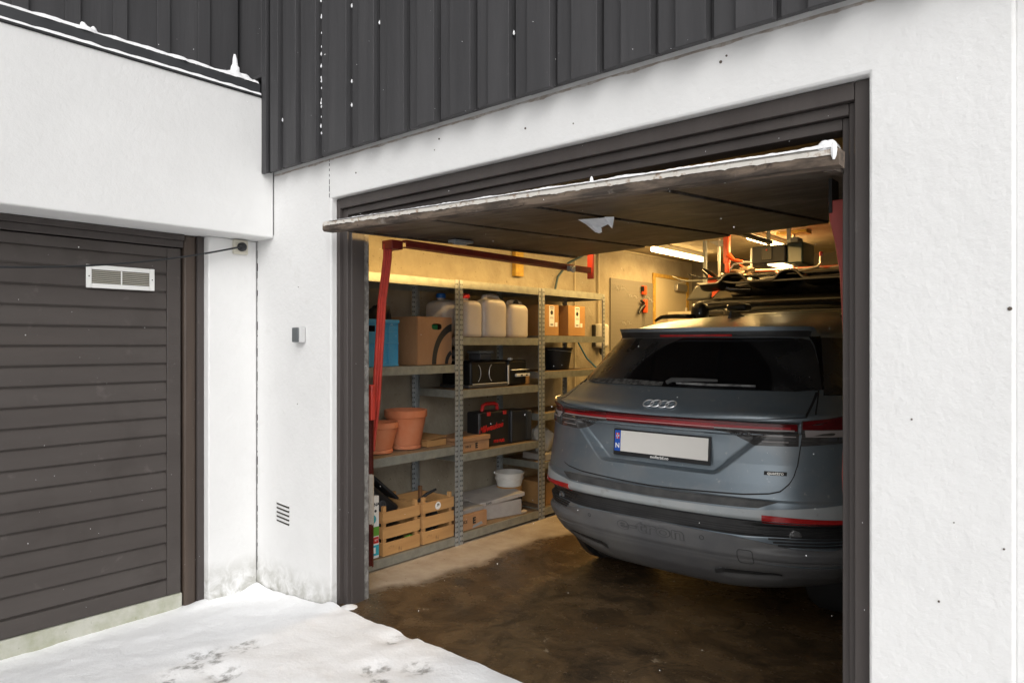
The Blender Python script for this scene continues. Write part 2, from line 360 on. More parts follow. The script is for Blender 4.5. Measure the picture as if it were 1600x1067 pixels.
for (x,z) in ((-3.513,2.66),(-2.872,2.60),(-2.872,2.72),(-2.872,3.1),(-2.653,2.95),(-2.35,2.7),(-1.80,2.65),(-2.0,2.9)):
    m.lathe((x+.002,2.117,z),[(.0015,-.008),(.005,-.003),(.004,.004),(.001,.012)],6)
tag(m.build('snow_specks',SNOW),'small flecks of snow caught in the board joints of the dark cladding','snow',kind='stuff')
# door frame in three steps
F=thing('garage_door_frame',(-1.8,2.3,0),'dark brown stepped timber frame round the open garage doorway','door frame')
def fr(x0,x1,z1,y0,y1,n=0):
    k=.0015*n
    M().box(x0[0],y0,-.02,x0[1],y1,z1[1]-.001).build('jamb',FRAMEP,F,bevel=.003)
    M().box(x1[0],y0,-.02,x1[1],y1,z1[1]-.001).build('jamb',FRAMEP,F,bevel=.003)
    M().box(x0[0],y0+.001,z1[0],x1[1],y1,z1[1]).build('head_board',FRAMEP,F,bevel=.003) if 0 else M().box(x0[1]+.001,y0,z1[0],x1[0]-.001,y1,z1[1]).build('head_board',FRAMEP,F,bevel=.003)
fr((-3.1385,-3.110),(-.556,-.5095),(2.124,2.178),2.215,2.335)
fr((-3.1095,-3.071),(-.576,-.5565),(2.088,2.1235),2.236,2.337)
fr((-3.0705,-3.058),(-.600,-.5765),(2.052,2.0875),2.256,2.339)
# wall thickness behind the frame
M().box(-3.95,2.341,-.2,-3.066,2.378,2.45).build('inner_wall',PLAST,B,bevel=.006)
M().box(-.60,2.341,-.2,-.30,2.378,2.45).build('inner_wall',PLAST,B,bevel=.006)
M().box(-3.065,2.341,2.12,-.601,2.378,2.45).build('inner_lintel',PLAST,B,bevel=.004)
# interior
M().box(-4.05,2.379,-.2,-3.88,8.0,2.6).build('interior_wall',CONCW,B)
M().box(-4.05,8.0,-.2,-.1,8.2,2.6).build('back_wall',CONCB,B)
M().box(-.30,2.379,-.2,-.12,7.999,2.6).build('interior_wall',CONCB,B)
M().box(-3.879,2.379,2.40,-.301,7.999,2.6).build('ceiling',CEIL,B)
M().box(-3.878,4.42,2.27,-.302,4.60,2.399).build('ceiling_beam',CEIL,B,bevel=.01)
M().box(-4.1,2.38,2.61,2.6,2.5,5.2).build('upper_storey',CLAD,B)

# ------------------------------------------------------------ neighbouring garage (left)
G=thing('neighbouring_garage',(-4,1,0),'adjoining low garage with white fascia above a brown boarded door, on the left','garage')
M().box(-4.30,-4.0,2.02,-3.71,2.1795,2.83).build('fascia',STUCL,G,bevel=.008)
M().box(-4.2,1.88,-.35,-3.90,2.1795,2.0195).build('pier',STUC,G,bevel=.009)
m=M()
m.box(-4.30,-4.0,2.8305,-3.696,2.096,2.838); m.box(-4.30,-4.0,2.8385,-3.713,2.096,2.908); 
m.build('coping',mat('charcoal_metal_coping',(.035,.037,.04),.45,0,(.05,.052,.055),6,5),G,bevel=.002)
M().box(-4.1,-4.0,2.9,-4.02,2.12,5.2).build('upper_backing',CLAD,G)
m=M(); y=-3.9; ye=[1.259-.227*k for k in range(24)]+[1.483,1.708,1.938]
for y in sorted(ye): m.box(-4.02,y-.07,2.9,-3.998,y-.0,5.2)
m.build('cover_board',CLAD,G,bevel=.0025)
m=M(); m.grid(lambda u,v:(-3.9+.02*fn(u*60,v*20,1),-4+6.1*u,2.905),10,1)
# snow lines on the coping
def snowstrip(x0,x1,y0,y1,z,h,name,label,n=240,k=6):
    m=M()
    def f(u,v):
        y=y0+(y1-y0)*u; a=v*math.pi; w_=(x1-x0)/2; 
        hh=h*(1+.45*fn(y,0,5)+.35*fn(y,2,17)); ww=w_*(1+.10*fn(y,5,13)+.06*fn(y,5,40))
        return ((x0+x1)/2+ww*math.cos(a),y,z+hh*abs(math.sin(a))**.6)
    m.grid(f,n,k); 
    return tag(m.build(name,SNOW,smooth=True),label,'snow')
snowstrip(-4.0,-3.711,-4.0,2.09,2.905,.036,'snow_ridge','thin ridge of snow along the top of the dark coping')
snowstrip(-3.716,-3.693,-4.0,2.09,2.836,.016,'snow_ledge','narrow line of snow on the lower lip of the dark coping',n=400)
def pile(L_,label):
    m=M()
    for (y,r,hh,x) in L_: m.lathe((x+.03,y,2.912),[(r*1.4,0),(r*1.15,hh*.35),(r*.95,hh*.6),(r*.75,hh*.85),(r*.3,hh)],12)
    for i,p in enumerate(m.v):
        q=noise.noise_vector(Vector(p)*35)*.008; m.v[i]=(p[0]+q.x,p[1]+q.y,p[2]+q.z)
    tag(m.build('snow_pile',SNOW,smooth=True),label,'snow')
pile(((2.03,.055,.05,-3.83),(2.0,.03,.11,-3.86),(2.005,.018,.17,-3.865),(1.97,.06,.045,-3.82)),'little pointed snow pile at the right end of the coping')
pile(((1.20,.02,.05,-3.80),(1.24,.015,.045,-3.8)),'tiny snow bump halfway along the dark coping')
# its frame
LF=thing('left_door_frame',(-4,1.8,0),'brown timber frame post and head round the closed garage door','door frame')
M().box(-4.10,1.842,-.16,-3.952,1.879,2.0185).build('jamb',FRAMEP,LF,bevel=.003)
M().box(-4.10,1.771,-.16,-3.966,1.841,2.0185).build('stained_post',STAINW,LF,bevel=.012,seg=3)
M().box(-4.10,-4.0,1.985,-3.955,1.770,2.0185).build('head_board',FRAMEP,LF,bevel=.003)
M().box(-4.10,-4.0,1.945,-3.972,1.770,1.9845).build('head_board',FRAMEP,LF,bevel=.003)
LD=thing('closed_garage_door',(-4,0,0),'closed brown grey garage door of horizontal boards with white vent','garage door')
M().box(-4.06,-3.0,-.012,-3.995,1.757,1.94).build('leaf',DOORP,LD)
M().box(-3.9945,1.682,-.010,-3.980,1.757,1.938).build('stile',DOORP,LD,bevel=.002)
M().box(-3.9945,-3.0,1.885,-3.982,1.6815,1.938).build('top_rail',DOORP,LD,bevel=.002)
M().box(-3.9945,-3.0,-.010,-3.9825,1.6815,.075).build('bottom_rail',DOORP,LD,bevel=.002)
z=.078; k=0
while z<1.87:
    z1=min(z+.1005,1.884)
    m=M(); m.hexa([Vector(p) for p in ((-3.9945,-3.0,z+.001),(-3.9815,-3.0,z+.012),(-3.9815,1.681,z+.012),(-3.9945,1.681,z+.001),(-3.9945,-3.0,z1-.001),(-3.987,-3.0,z1-.012),(-3.987,1.681,z1-.012),(-3.9945,1.681,z1-.001))])
    m.build('door_board',DOORP,LD,bevel=.0015); z=z1; k+=1
M().box(-4.05,-3.0,-.118,-3.975,1.765,-.014).build('threshold_strip',KERB,LD,bevel=.006)
V=thing('door_vent',(-3.98,1.444,1.75),'white rectangular louvred vent screwed on the closed brown door','vent')
y0,y1,z0,z1=1.275,1.613,1.690,1.810
m=M(); m.box(-3.982,y0,z0,-3.972,y0+.026,z1); m.box(-3.982,y1-.026,z0,-3.972,y1,z1); m.box(-3.982,y0+.0262,z1-.024,-3.9722,y1-.0262,z1); m.box(-3.982,y0+.0262,z0,-3.9722,y1-.0262,z0+.024)
m.build('frame',WHITE,V,bevel=.003)
m=M()
for k in range(7):
    z=z0+.028+k*.0098; m.hexa([Vector(p) for p in ((-3.981,y0+.027,z+.004),(-3.974,y0+.027,z-.001),(-3.974,y1-.027,z-.001),(-3.981,y1-.027,z+.004),(-3.981,y0+.027,z+.0058),(-3.974,y0+.027,z+.0015),(-3.974,y1-.027,z+.0015),(-3.981,y1-.027,z+.0058))])
m.build('slats',mat('beige_louvre',(.42,.40,.34),.6),V)
M().box(-3.977,1.441,z0+.025,-3.972,1.447,z1-.025).build('divider',WHITE,V)
M().box(-3.9815,y0+.026,z0+.024,-3.9812,y1-.026,z1-.024).build('duct',mat('vent_shadow',(.10,.095,.08),.9),V)
for y in (y0+.013,y1-.013): M().lathe((-3.9715,y,1.75),[(.0035,-.001),(.003,.0012)],8,'X').build('screw',HOLE,V)
# socket and cable
sk=thing('outdoor_socket',(-3.9,2.05,1.97),'weathered outdoor socket with black plug under the fascia corner','socket')
M().box(-3.899,2.02,1.93,-3.875,2.11,2.015).build('housing',mat('yellowed_plastic',(.60,.57,.48),.6),sk,bevel=.006)
M().lathe((-3.876,2.065,1.972),[(.026,0),(.026,.020),(.020,.032),(.010,.042)],18,'X').build('plug',CABLE,sk)
def cat_(a,b2,sag,n=24): 
    a,b2=Vector(a),Vector(b2); return [a.lerp(b2,t/n)+Vector((0,0,-4*sag*(t/n)*(1-t/n))) for t in range(n+1)]
m=M().tube(cat_((-3.845,2.055,1.972),(-3.72,-1.2,2.03),.265,40),.0052,8)
tag(m.build('black_cable',CABLE),'thin black cable sagging from the wall socket across the closed door','cable')
sw=thing('wall_switch',(-3.41,2.18,1.45),'small grey switch box on the white wall left of the doorway','switch')
M().box(-3.447,2.140,1.405,-3.375,2.179,1.494).build('housing',mat('pale_grey_box',(.55,.55,.55),.5),sw,bevel=.006)
M().box(-3.443,2.132,1.409,-3.379,2.1395,1.490).build('rocker',mat('mid_grey_rocker',(.11,.12,.125),.45),sw,bevel=.004)

# ------------------------------------------------------------ tilt-up door, open
D=thing('open_garage_door',(-1.8,3.1,2.0),'tilt up wooden garage door swung open overhead, dark underside, snowy front edge','garage door')
def dz(x,y):
    u=(x+3.05)/2.49; v=(y-2.07)/2.1
    return (1-u)*(1-v)*1.978+u*(1-v)*1.905+(1-u)*v*2.03+u*v*2.098
def slab(x0,x1,y0,y1,b0,t0,nx=1,ny=1):
    return [Vector((x,y,dz(x,y)+h)) for h in (b0,t0) for (x,y) in ((x0,y0),(x1,y0),(x1,y1),(x0,y1))]
ex=[-2.945,-2.34,-1.74,-1.16,-.612]
for k in range(4):
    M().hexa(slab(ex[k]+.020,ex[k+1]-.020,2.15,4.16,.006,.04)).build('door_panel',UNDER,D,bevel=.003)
M().hexa(slab(-2.95,-.608,2.14,4.165,.0405,.052)).build('outer_skin',DOORP,D)
for k in (1,2,3): M().hexa(slab(ex[k]-.0198,ex[k]+.0198,2.15,4.16,.016,.040)).build('panel_seam',SEAM,D)
m=M()
def rail(u,v):
    x=-3.05+2.49*u; j=.0022*fn(x,v*9,9)+.0016*fn(x,v*5,60); a=[(2.075,.0),(2.068,.012),(2.068,.040),(2.075,.052),(2.13,.054),(2.13,.0),(2.075,.0)][min(6,int(round(v*6)))]
    y=a[0]+j*1.5; return (x,y,dz(x,2.07)+a[1]*.86+j*1.3)
m.grid(rail,160,6)
for s_ in (0,160): 
    m.f.append(tuple(r_*161+s_ for r_ in range(6)))
m.build('bottom_rail',RAWW,D,smooth=True,angle=25)
M().hexa(slab(-2.95,-.60,2.131,2.149,.000,.052)).build('rail_packing',UNDER,D)
m=M()
def pnt(u,v):
    x=-3.045+2.48*u; a=[(2.0655,.030),(2.064,.042),(2.074,.051),(2.128,.0510)][min(3,int(round(v*3)))]; j=.006*fn(x,3,12)+.004*fn(x,8,50)
    return (x,a[0],dz(x,2.07)+a[1]-(abs(j)*1.6 if v<.2 else 0))
m.grid(pnt,220,3); m.build('painted_strip',WPAINT,D,smooth=True)
for s_ in (0,1):
    x=(-2.94,-.615)[s_]; M().hexa(slab(x-.012,x+.02,2.16,4.16,-.004,.0055)).build('edge_batten',UNDER,D)
m=M()
def sn(u,v):
    x=-3.0+2.43*u; a=v*math.pi; hh=.002+.009*max(0,u-.12)+.010*max(0,fn(x,1,6))+.006*abs(fn(x,1,30)); 
    return (x,2.093-.034*math.cos(a)+.004*fn(x,4,25),dz(x,2.07)+.048+hh*abs(math.sin(a))**.5)
m.grid(sn,300,8); 
for (x,r) in ((-.60,.018),(-.585,.015),(-1.40,.006),):
    m.lathe((x,2.082,dz(x,2.07)+.055),[(r*1.1,-.012),(r*1.2,0),(r,.010),(r*.5,.018),(.001,.020)],10)
m.lathe((-.572,2.066,dz(-.572,2.07)+.02),[(.003,-.006),(.007,.004),(.009,.02),(.008,.034),(.002,.044)],8)
tag(m.build('snow_layer',SNOW,smooth=True),'ragged snow lying on the front edge of the open overhead door','snow')
m=M() # torn tape
def tp(pts): 
    P=[Vector(p) for p in pts]; m.add(P,[tuple(range(len(P)))])
def dd(x,y,h): x=-1.74+(x+1.76)*.60; y=2.66+(y-2.67)*.62; return (x,y,dz(x,y)-h*.8-.001)
tp([dd(-1.93,2.62,.000),dd(-1.85,2.60,.004),dd(-1.86,2.70,.035),dd(-1.93,2.72,.02)])
tp([dd(-1.85,2.60,.004),dd(-1.74,2.62,.006),dd(-1.80,2.74,.045),dd(-1.86,2.70,.035)])
tp([dd(-1.74,2.62,.006),dd(-1.66,2.64,.002),dd(-1.72,2.73,.030),dd(-1.80,2.74,.045)])
tp([dd(-1.93,2.72,.02),dd(-1.86,2.70,.035),dd(-1.85,2.78,.075),dd(-1.89,2.79,.066)])
tp([dd(-1.86,2.70,.035),dd(-1.80,2.74,.045),dd(-1.82,2.78,.070),dd(-1.85,2.78,.075)])
tp([dd(-1.69,2.62,.001),dd(-1.63,2.66,.003),dd(-1.70,2.74,.060),dd(-1.72,2.70,.03)])
o=m.build('torn_tape',TAPE,smooth=False); sol=o.modifiers.new('s','SOLIDIFY'); sol.thickness=.0015
tag(o,'torn silver grey tape hanging from the underside of the open door','tape')
lt=M(); lt.hexa(slab(-2.86,-2.80,2.78,2.93,-.012,.004)); lt.hexa(slab(-2.845,-2.825,2.80,2.90,-.022,-.0125)); lt.build('latch',GALV,D,bevel=.002)

# lifting gear
def lift(name,label,X,flip):
    T=thing(name,(X,2.45,0),label,'door mechanism')
    return T
T=lift('left_lift_arm','bright red curved lifting arm with coil spring by the left jamb',-3.0,1)
def channel(m,pts,w_=.031,d_=.022):      # three ribs make a folded steel channel
    for o_,r_ in ((-w_/2,.010),(0,.0075),(w_/2,.010)): m.tube([(x+o_*.55,y+o_*.8,z) for x,y,z in pts],r_,8)
    n=len(pts); P=[Vector(p) for p in pts]
    vs=[]
    for p in P:
        for s_ in (-1,1): vs.append(p+Vector((s_*w_/2*.55,s_*w_/2*.8,0)))
    m.add(vs,[(2*i,2*i+1,2*i+3,2*i+2) for i in range(n-1)])
ap=[(-3.056,2.5,1.96),(-3.060,2.5,1.88),(-3.084,2.5,1.752),(-3.107,2.5,1.644),(-3.124,2.5,1.462),(-3.141,2.5,1.279),(-3.155,2.5,1.12),(-3.172,2.5,1.0),(-3.20,2.5,.86),(-3.212,2.5,.78)]
m=M(); channel(m,ap); m.build('arm',RED,T)
m=M(); m.box(-3.085,2.48,1.93,-2.995,2.56,1.98); m.build('bracket',REDD,T,bevel=.004)
m=M(); m.box(-3.16,2.42,.97,-3.10,2.45,1.17); m.build('gusset',RED,T,bevel=.006)
m=M(); m.box(-3.14,2.3785,.0,-3.113,2.392,1.33); m.build('jamb_rail',RED,T,bevel=.004)
def coil(cx,cy,z0,z1,r,turns,wr,n=10):
    k=int(turns*n); return [(cx+r*math.cos(2*math.pi*i/n),cy+r*math.sin(2*math.pi*i/n),z0+(z1-z0)*i/k) for i in range(k+1)]
SPR=mat('old_red_spring',(.12,.022,.016),.45,.5)
WSPR=mat('white_wrapped_spring',(.50,.46,.40),.6)
M().tube(coil(-3.176,2.47,.655,.97,.017,44,.0032),.0034,5).build('spring',SPR,T)
M().tube(coil(-3.176,2.47,.37,.654,.0185,36,.0036),.0038,5).build('spring_wrap',WSPR,T)
M().tube(coil(-3.176,2.47,.13,.369,.017,30,.0032),.0034,5).build('spring',SPR,T)
M().tube([(-3.163,2.47,.97),(-3.165,2.47,1.05)],.006,8).build('spring_hook',GALV,T)
# horizontal channel under the door
T2=thing('overhead_guide_rail',(-3.0,3.4,2.0),'dark red horizontal guide rail under the open door above the shelves','door mechanism')
m=M(); m.box(-3.015,2.565,1.973,-2.975,4.42,1.985); m.box(-2.980,2.565,1.947,-2.975,4.42,1.9725); m.box(-3.015,2.565,1.942,-2.9755,4.42,1.9465)
m.build('rail',REDD,T2,bevel=.002)
m=M(); m.box(-3.02,4.43,1.90,-2.97,4.455,2.399); m.build('hanger',RED,T2,bevel=.003)
M().box(-2.9745,4.10,1.93,-2.945,4.17,1.97).build('roller_plate',GALV,T2,bevel=.002)
M().lathe((-2.944,4.13,1.94),[(.018,0),(.018,.012)],14,'X').build('roller',WPL,T2)
T=lift('right_lift_arm','faded red flat lifting arm behind the right jamb',-.6,1)
pts=[(-.635,2.33,1.86),(-.632,2.33,1.80),(-.615,2.33,1.72),(-.598,2.32,1.62),(-.588,2.32,1.4),(-.588,2.32,1.1),(-.592,2.32,.98),(-.586,2.32,.86),(-.576,2.32,.80)]
m=M(); vs=[];
for (x,y,z) in pts: vs+= [(x-.031,y,z),(x+.02,y,z),(x+.02,y+.012,z),(x-.036,y+.012,z)]
fs=[(0,1,2,3),tuple(len(vs)-4+i for i in (3,2,1,0))]
for i in range(len(pts)-1):
    for j in range(4): fs.append((4*i+j,4*i+(j+1)%4,4*i+4+(j+1)%4,4*i+4+j))
m.add([(x,y+.02,z) for x,y,z in vs],fs); m.build('arm',mat('faded_red_steel',(.32,.052,.040),.55,0,(.24,.042,.034),8,5),T,bevel=.003)
M().box(-.665,2.345,1.82,-.655,2.42,1.93).build('bracket',SEAM,T)
# ------------------------------------------------------------ lamps in the garage
LT=thing('tube_lamp',(-3.35,6.6,2.38),'lit fluorescent tube lamp on the ceiling near the pegboard','ceiling lamp','lit tube lamps on the garage ceiling')
M().box(-3.375,6.02,2.352,-3.325,7.22,2.399).build('fixture',WPL,LT,bevel=.006)
M().tube([(-3.35,6.05,2.328),(-3.35,7.19,2.328)],.023,16).build('diffuser',LAMPON,LT)
def lampon(x,y,E_=19):
    al=bpy.data.lights.new('tube_light','AREA'); al.shape='RECTANGLE'; al.size=.09; al.size_y=1.1; al.energy=E_; al.color=(1,.62,.21)
    ao=bpy.data.objects.new('tube_light',al); COL.objects.link(ao); ao.location=(x,y,2.300); ao.parent=None
    return ao
lampon(-3.35,6.62)
L2=dup(LT); L2.location=(-2.33,6.45,2.38); L2['label']='lit fluorescent tube lamp behind the ceiling door opener'; lampon(-2.33,6.47)
L3=dup(LT); L3.location=(-2.55,3.30,2.38); L3['label']='lit fluorescent tube lamp above the open door near the first shelves'; lampon(-2.55,3.32,100)
L4=dup(LT); L4.location=(-3.0,4.85,2.38); L4['label']='lit fluorescent tube lamp over the car roof behind the open door'; lampon(-3.0,4.87,28)

# ------------------------------------------------------------ shelving
XF,XB=-3.39,-3.84
def holes(m,x,y,z0,z1,ax,step=.035):
    z=z0
    while z<z1:
        for o_ in (-.007,.007):
            if ax=='X': m.prism([(y+o_-.0032,z),(y+o_+.0032,z),(y+o_+.0032,z+.012),(y+o_-.0032,z+.012)],x,x+.0006,'X')
            else: m.prism([(x+o_-.0032,z),(x+o_+.0032,z),(x+o_+.0032,z+.012),(x+o_-.0032,z+.012)],y,y+.0006,'Y')
        z+=step
def unit(y0,y1,levels,label):
    T=thing('shelving_unit',(XF,(y0+y1)/2,0),label,'shelving','galvanised shelving units along the left wall')
    for (x,sx_) in ((XF,-1),(XB,1)):
        for (y,sy) in ((y0,1),(y1,-1)):
            m=M(); m.prism([(x,y),(x+sx_*.033,y),(x+sx_*.033,y+sy*.002),(x+sx_*.002,y+sy*.002),(x+sx_*.002,y+sy*.033),(x,y+sy*.033)],0.0,1.842,'Z')
            po=m.build('post',GALV,T)
            h_=M(); 
            if x==XF: holes(h_,x,y+sy*.018,.02,1.83,'X')
            else: holes(h_,x+.0021,y+sy*.018,.02,1.83,'X')
            h_.build('slots',HOLE,po)['kind']='stuff'
            if x==XF and sy==1:
                pass
    for z in levels:
        m=M(); t=.055
        m.box(XF-.0025,y0+.034,z-t,XF-.0045,y1-.034,z).box(XF-.0045,y0+.034,z-.003,XF-.02,y1-.034,z-.001)
        m.box(XB+.0025,y0+.034,z-t,XB+.0045,y1-.034,z).box(XF-.034,y0+.0025,z-t,XB+.034,y0+.0045,z).box(XF-.034,y1-.0025,z-t,XB+.034,y1-.0045,z)
        sh=m.build('shelf_frame',GALVW,T)
        M().box(XF-.0205,y0+.006,z-.008,XB+.006,y1-.006,z-.001).build('board',CHIP if z<1.7 else GALVW,sh)
    return T
LV1=[.065,.69,1.255,1.838]; LV2=[.075,.63,1.075,1.445,1.842]; LV3=[.08,.45,.84,1.175,1.465,1.846]
unit(2.478,3.398,LV1,'galvanised shelving unit nearest the doorway, holding the blue crate and terracotta pots')
unit(3.408,4.330,LV2,'middle galvanised shelving unit holding white jerrycans and black tool case')
unit(4.340,5.255,LV3,'farthest galvanised shelving unit holding ochre cartons and the black bucket')

def carton(name,x0,y0,z0,x1,y1,z1,m_,label,rz=0,group=None,gap=.004):
    T=thing(name,((x0+x1)/2,(y0+y1)/2,z0),label,'box',group)
    M().box(x0,y0,z0+.001,x1,y1,z1).build('body',m_,T,bevel=.003)
    ym=(y0+y1)/2
    fl=M(); fl.box(x0+.002,y0+.002,z1+.0005,x1-.002,ym-.002,z1+.004); fl.box(x0+.002,ym+.002,z1+.0005,x1-.002,y1-.002,z1+.0045)
    fl.build('flaps',m_,T)
    T.rotation_euler=(0,0,R(rz)); return T
# --- first unit
T=thing('blue_crate',(-3.52,2.76,1.256),'scuffed blue plastic crate with a hand hole, on the upper shelf','crate')
x0,x1,y0,y1,z0,z1=-3.72,-3.42,2.56,2.882,1.257,1.552
m=M(); t=.008
m.box(x0,y0,z0,x1,y1,z0+t)
m.box(x0,y0,z0+t,x0+t,y1,z1).box(x0+t,y0,z0+t,x1-t,y0+t,z1).box(x0+t,y1-t,z0+t,x1-t,y1,z1)
yh0,yh1=2.60,2.70; zh0,zh1=1.475,1.512
m.box(x1-t,y0,z0+t,x1,y1,zh0).box(x1-t,y0,zh1,x1,y1,z1).box(x1-t,y0,zh0,x1,yh0,zh1).box(x1-t,yh1,zh0,x1,y1,zh1)
m.build('body',BLUEP,T,bevel=.002)
m=M(); m.box(x1+.0005,y0-.004,z1-.022,x1+.008,y1+.004,z1).box(x1+.0005,y0,z0+.14,x1+.005,y1,z0+.150).box(x1+.0005,y0,z0,x1+.006,y1,z0+.012)
for y in (2.565,2.61,2.74,2.80,2.872): m.box(x1+.0005,y,z0+.0125,x1+.005,y+.006,zh0-.01 if y<2.7 else z1-.023)
m.build('ribs',BLUEP,T,bevel=.0015)
# black fabric bag behind
def lump(name,c,r,m_,seed,label,cat,amp=.35,fr=5,n=26):
    m=M(); 
    def f(u,v):
        a=u*2*math.pi; b_=v*math.pi; d=Vector((math.sin(b_)*math.cos(a),math.sin(b_)*math.sin(a),math.cos(b_)))
        k=1+amp*noise.noise(d*1.4+Vector((seed,0,0)))+amp*.3*noise.noise(d*fr+Vector((0,seed,0)))
        return (c[0]+d.x*r[0]*k,c[1]+d.y*r[1]*k,max(c[2]+d.z*r[2]*k,c[2]-r[2]*.9))
    m.grid(f,n*2,n)
    return tag(m.build(name,m_,smooth=True),label,cat)
lump('black_bag',(-3.66,2.915,1.46),(.14,.07,.20),BLKM,3,'crumpled black fabric bag squeezed between blue crate and cardboard box','bag',.25,6)
lump('dark_clothing',(-3.72,2.72,1.60),(.09,.13,.07),BLKM,9,'dark clothing heaped on top of the blue crate','clothing',.3,5)
T=thing('hammer',(-3.60,2.69,1.60),'pale wooden tool handle sticking up from the blue crate','tool')
M().tube([(-3.60,2.69,1.53),(-3.60,2.70,1.60),(-3.605,2.71,1.685)],[.012,.014,.013],10).build('handle',CRATEW,T)
M().tube([(-3.60,2.69,1.44),(-3.60,2.69,1.545)],.016,10).build('ferrule',REDD,T)
# arc box
T=thing('arc_box',(-3.56,3.20,1.256),'large brown cardboard box with black arc print and oval hand hole','box')
x0,x1,y0,y1,z0,z1=-3.80,-3.42,3.044,3.356,1.257,1.577
m=M(); t=.006
m.box(x0,y0,z0,x1,y1,z0+t).box(x0,y0,z0+t,x0+t,y1,z1).box(x0+t,y0,z0+t,x1-t,y0+t,z1).box(x0+t,y1-t,z0+t,x1-t,y1,z1)
hy,hz=3.215,1.515
def sidewall():
    a=M(); n=20; ring=[]
    for i in range(n):
        q=2*math.pi*i/n; c_,s_=math.cos(q),math.sin(q); ring.append((hy+.046*abs(c_)**.6*(1 if c_>0 else -1),hz+.021*abs(s_)**.6*(1 if s_>0 else -1)))
    out=[]
    for (y,z) in ring:
        dy,dz_=y-hy,z-hz; k=min(((y1-hy) if dy>0 else (y0-hy))/dy if abs(dy)>1e-6 else 9e9,((z1-hz) if dz_>0 else (z0+t-hz))/dz_ if abs(dz_)>1e-6 else 9e9); out.append((hy+dy*k,hz+dz_*k))
    vs=[(x1,y,z) for y,z in ring]+[(x1,y,z) for y,z in out]; fs=[(i,(i+1)%n,(i+1)%n+n,i+n) for i in range(n)]
    corners=[(y1,z1),(y0,z1),(y0,z0+t),(y1,z0+t)]; k0=len(vs); vs+=[(x1,y,z) for y,z in corners]
    for ci,(cy,cz) in enumerate(corners):
        best=[i for i in range(n) if (out[i][0]-hy)*(cy-hy)>=-1e-9 and (out[i][1]-hz)*(cz-hz)>=-1e-9]
        for i in range(n):
            j=(i+1)%n; A_,B_=out[i],out[j]
            onV=lambda p:abs(p[0]-cy)<1e-5; onH=lambda p:abs(p[1]-cz)<1e-5
            if (onV(A_) and onH(B_)) or (onH(A_) and onV(B_)): fs.append((i+n,j+n,k0+ci))
    a.add(vs,fs); return a
body=m.build('body',CARD,T,bevel=.001)
sd=sidewall().build('front_panel',CARD,T); sd.modifiers.new('s','SOLIDIFY').thickness=-.004
m=M()
def arc(u,v): 
    R0,R1=.185,.225; q=math.radians(180-96*u) ; r_=R0+(R1-R0)*v; y=3.395+r_*math.cos(q)*1.0; z=1.262+r_*math.sin(q)*1.25
    return (x1+.0055,min(y,y1-.001),min(z,z1-.01))
m.grid(arc,40,4)
def arc2(u,v):
    q=math.radians(180-60*u); r_=.075+.03*v; return (x1+.0055,min(3.395+r_*math.cos(q),y1-.001),1.262+r_*math.sin(q))
m.grid(arc2,16,3); m.build('arc_print',HOLE,T,smooth=False)
m=M(); m.hexa([Vector(p) for p in ((x0,y0,z1+.001),(x1,y0,z1+.001),(x1,y1,z1+.001),(x0,y1,z1+.001),(x0,y0,z1+.004),(x1,y0,z1+.004),(x1,y1,z1+.004),(x0,y1,z1+.004))]); m.build('lid_flap',CARD,T)
m=M(); m.box(x1-.05,3.18,1.47,x1-.02,3.25,1.53); m.build('green_item',mat('green_item',(.02,.20,.06),.5),T,bevel=.008)
# terracotta pots
def pot(x,y,z,r,h,label):
    T=thing('terracotta_pot',(x,y,z),label,'flower pot','terracotta pots on the shelf')
    M().lathe((x,y,z),[(r*.66,.028),(r*.70,.030),(r*.80,h*.4),(r*.93,h*.80),(r*.935,h*.81),(r*.99,h*.82),(r,h*.985),(r*.985,h),(r*.93,h),(r*.91,h*.985),(r*.86,h*.8),(r*.62,.05),(.001,.05)],48).build('pot',TERRA,T,angle=50)
    M().lathe((x,y,z),[(r*.66,.001),(r*.72,.004),(r*.73,.020),(r*.69,.0275),(.01,.0275)],48).build('saucer',TERRA,T)
pot(-3.575,2.85,.691,.125,.20,'smaller terracotta flower pot behind the red lifting arm')
pot(-3.60,3.10,.691,.145,.262,'larger terracotta flower pot with wide rim, beside the smaller pot')
T=thing('flat_carton',(-3.6,3.3,.691),'flat brown cardboard box lying open on the shelf right of the pots','box')
M().box(-3.78,3.21,.692,-3.50,3.385,.735).build('body',CARDO,T,bevel=.002)
M().hexa([Vector(p) for p in ((-3.79,3.20,.737),(-3.495,3.20,.737),(-3.495,3.39,.752),(-3.79,3.39,.752),(-3.79,3.20,.741),(-3.495,3.20,.741),(-3.495,3.39,.757),(-3.79,3.39,.757))]).build('lid',CARDO,T)
# wooden crates
def woodcrate(y0,y1,label,x0=-3.76,x1=-3.415):
    z0=.066; h=.275; T=thing('wooden_crate',((x0+x1)/2,(y0+y1)/2,z0),label,'crate','pine fruit crates on the bottom shelf')
    for i,(za,zb) in enumerate(((.002,.083),(.108,.180),(.205,.275))):
        for (a,c,d_,e_) in ((x1-.010,y0,x1,y1),(x0,y0,x0+.010,y1)): M().box(a,c,z0+za,d_,e_,z0+zb).build('slat',CRATEW,T,bevel=.001)
        for (c,e_) in ((y0,y0+.010),(y1-.010,y1)): M().box(x0+.011,c,z0+za,x1-.011,e_,z0+zb).build('slat',CRATEW,T,bevel=.001)
    M().box(x0+.011,y0+.011,z0+.003,x1-.011,y1-.011,z0+.009).build('bottom',CRATEW,T)
    for x in (x1-.034,x0+.011):
        for y in (y0+.011,y1-.034): M().box(x,y,z0+.0095,x+.023,y+.023,z0+.310).build('corner_post',CRATED if (y>y0+.1 and x<-3.6) else CRATEW,T,bevel=.001)
    return T
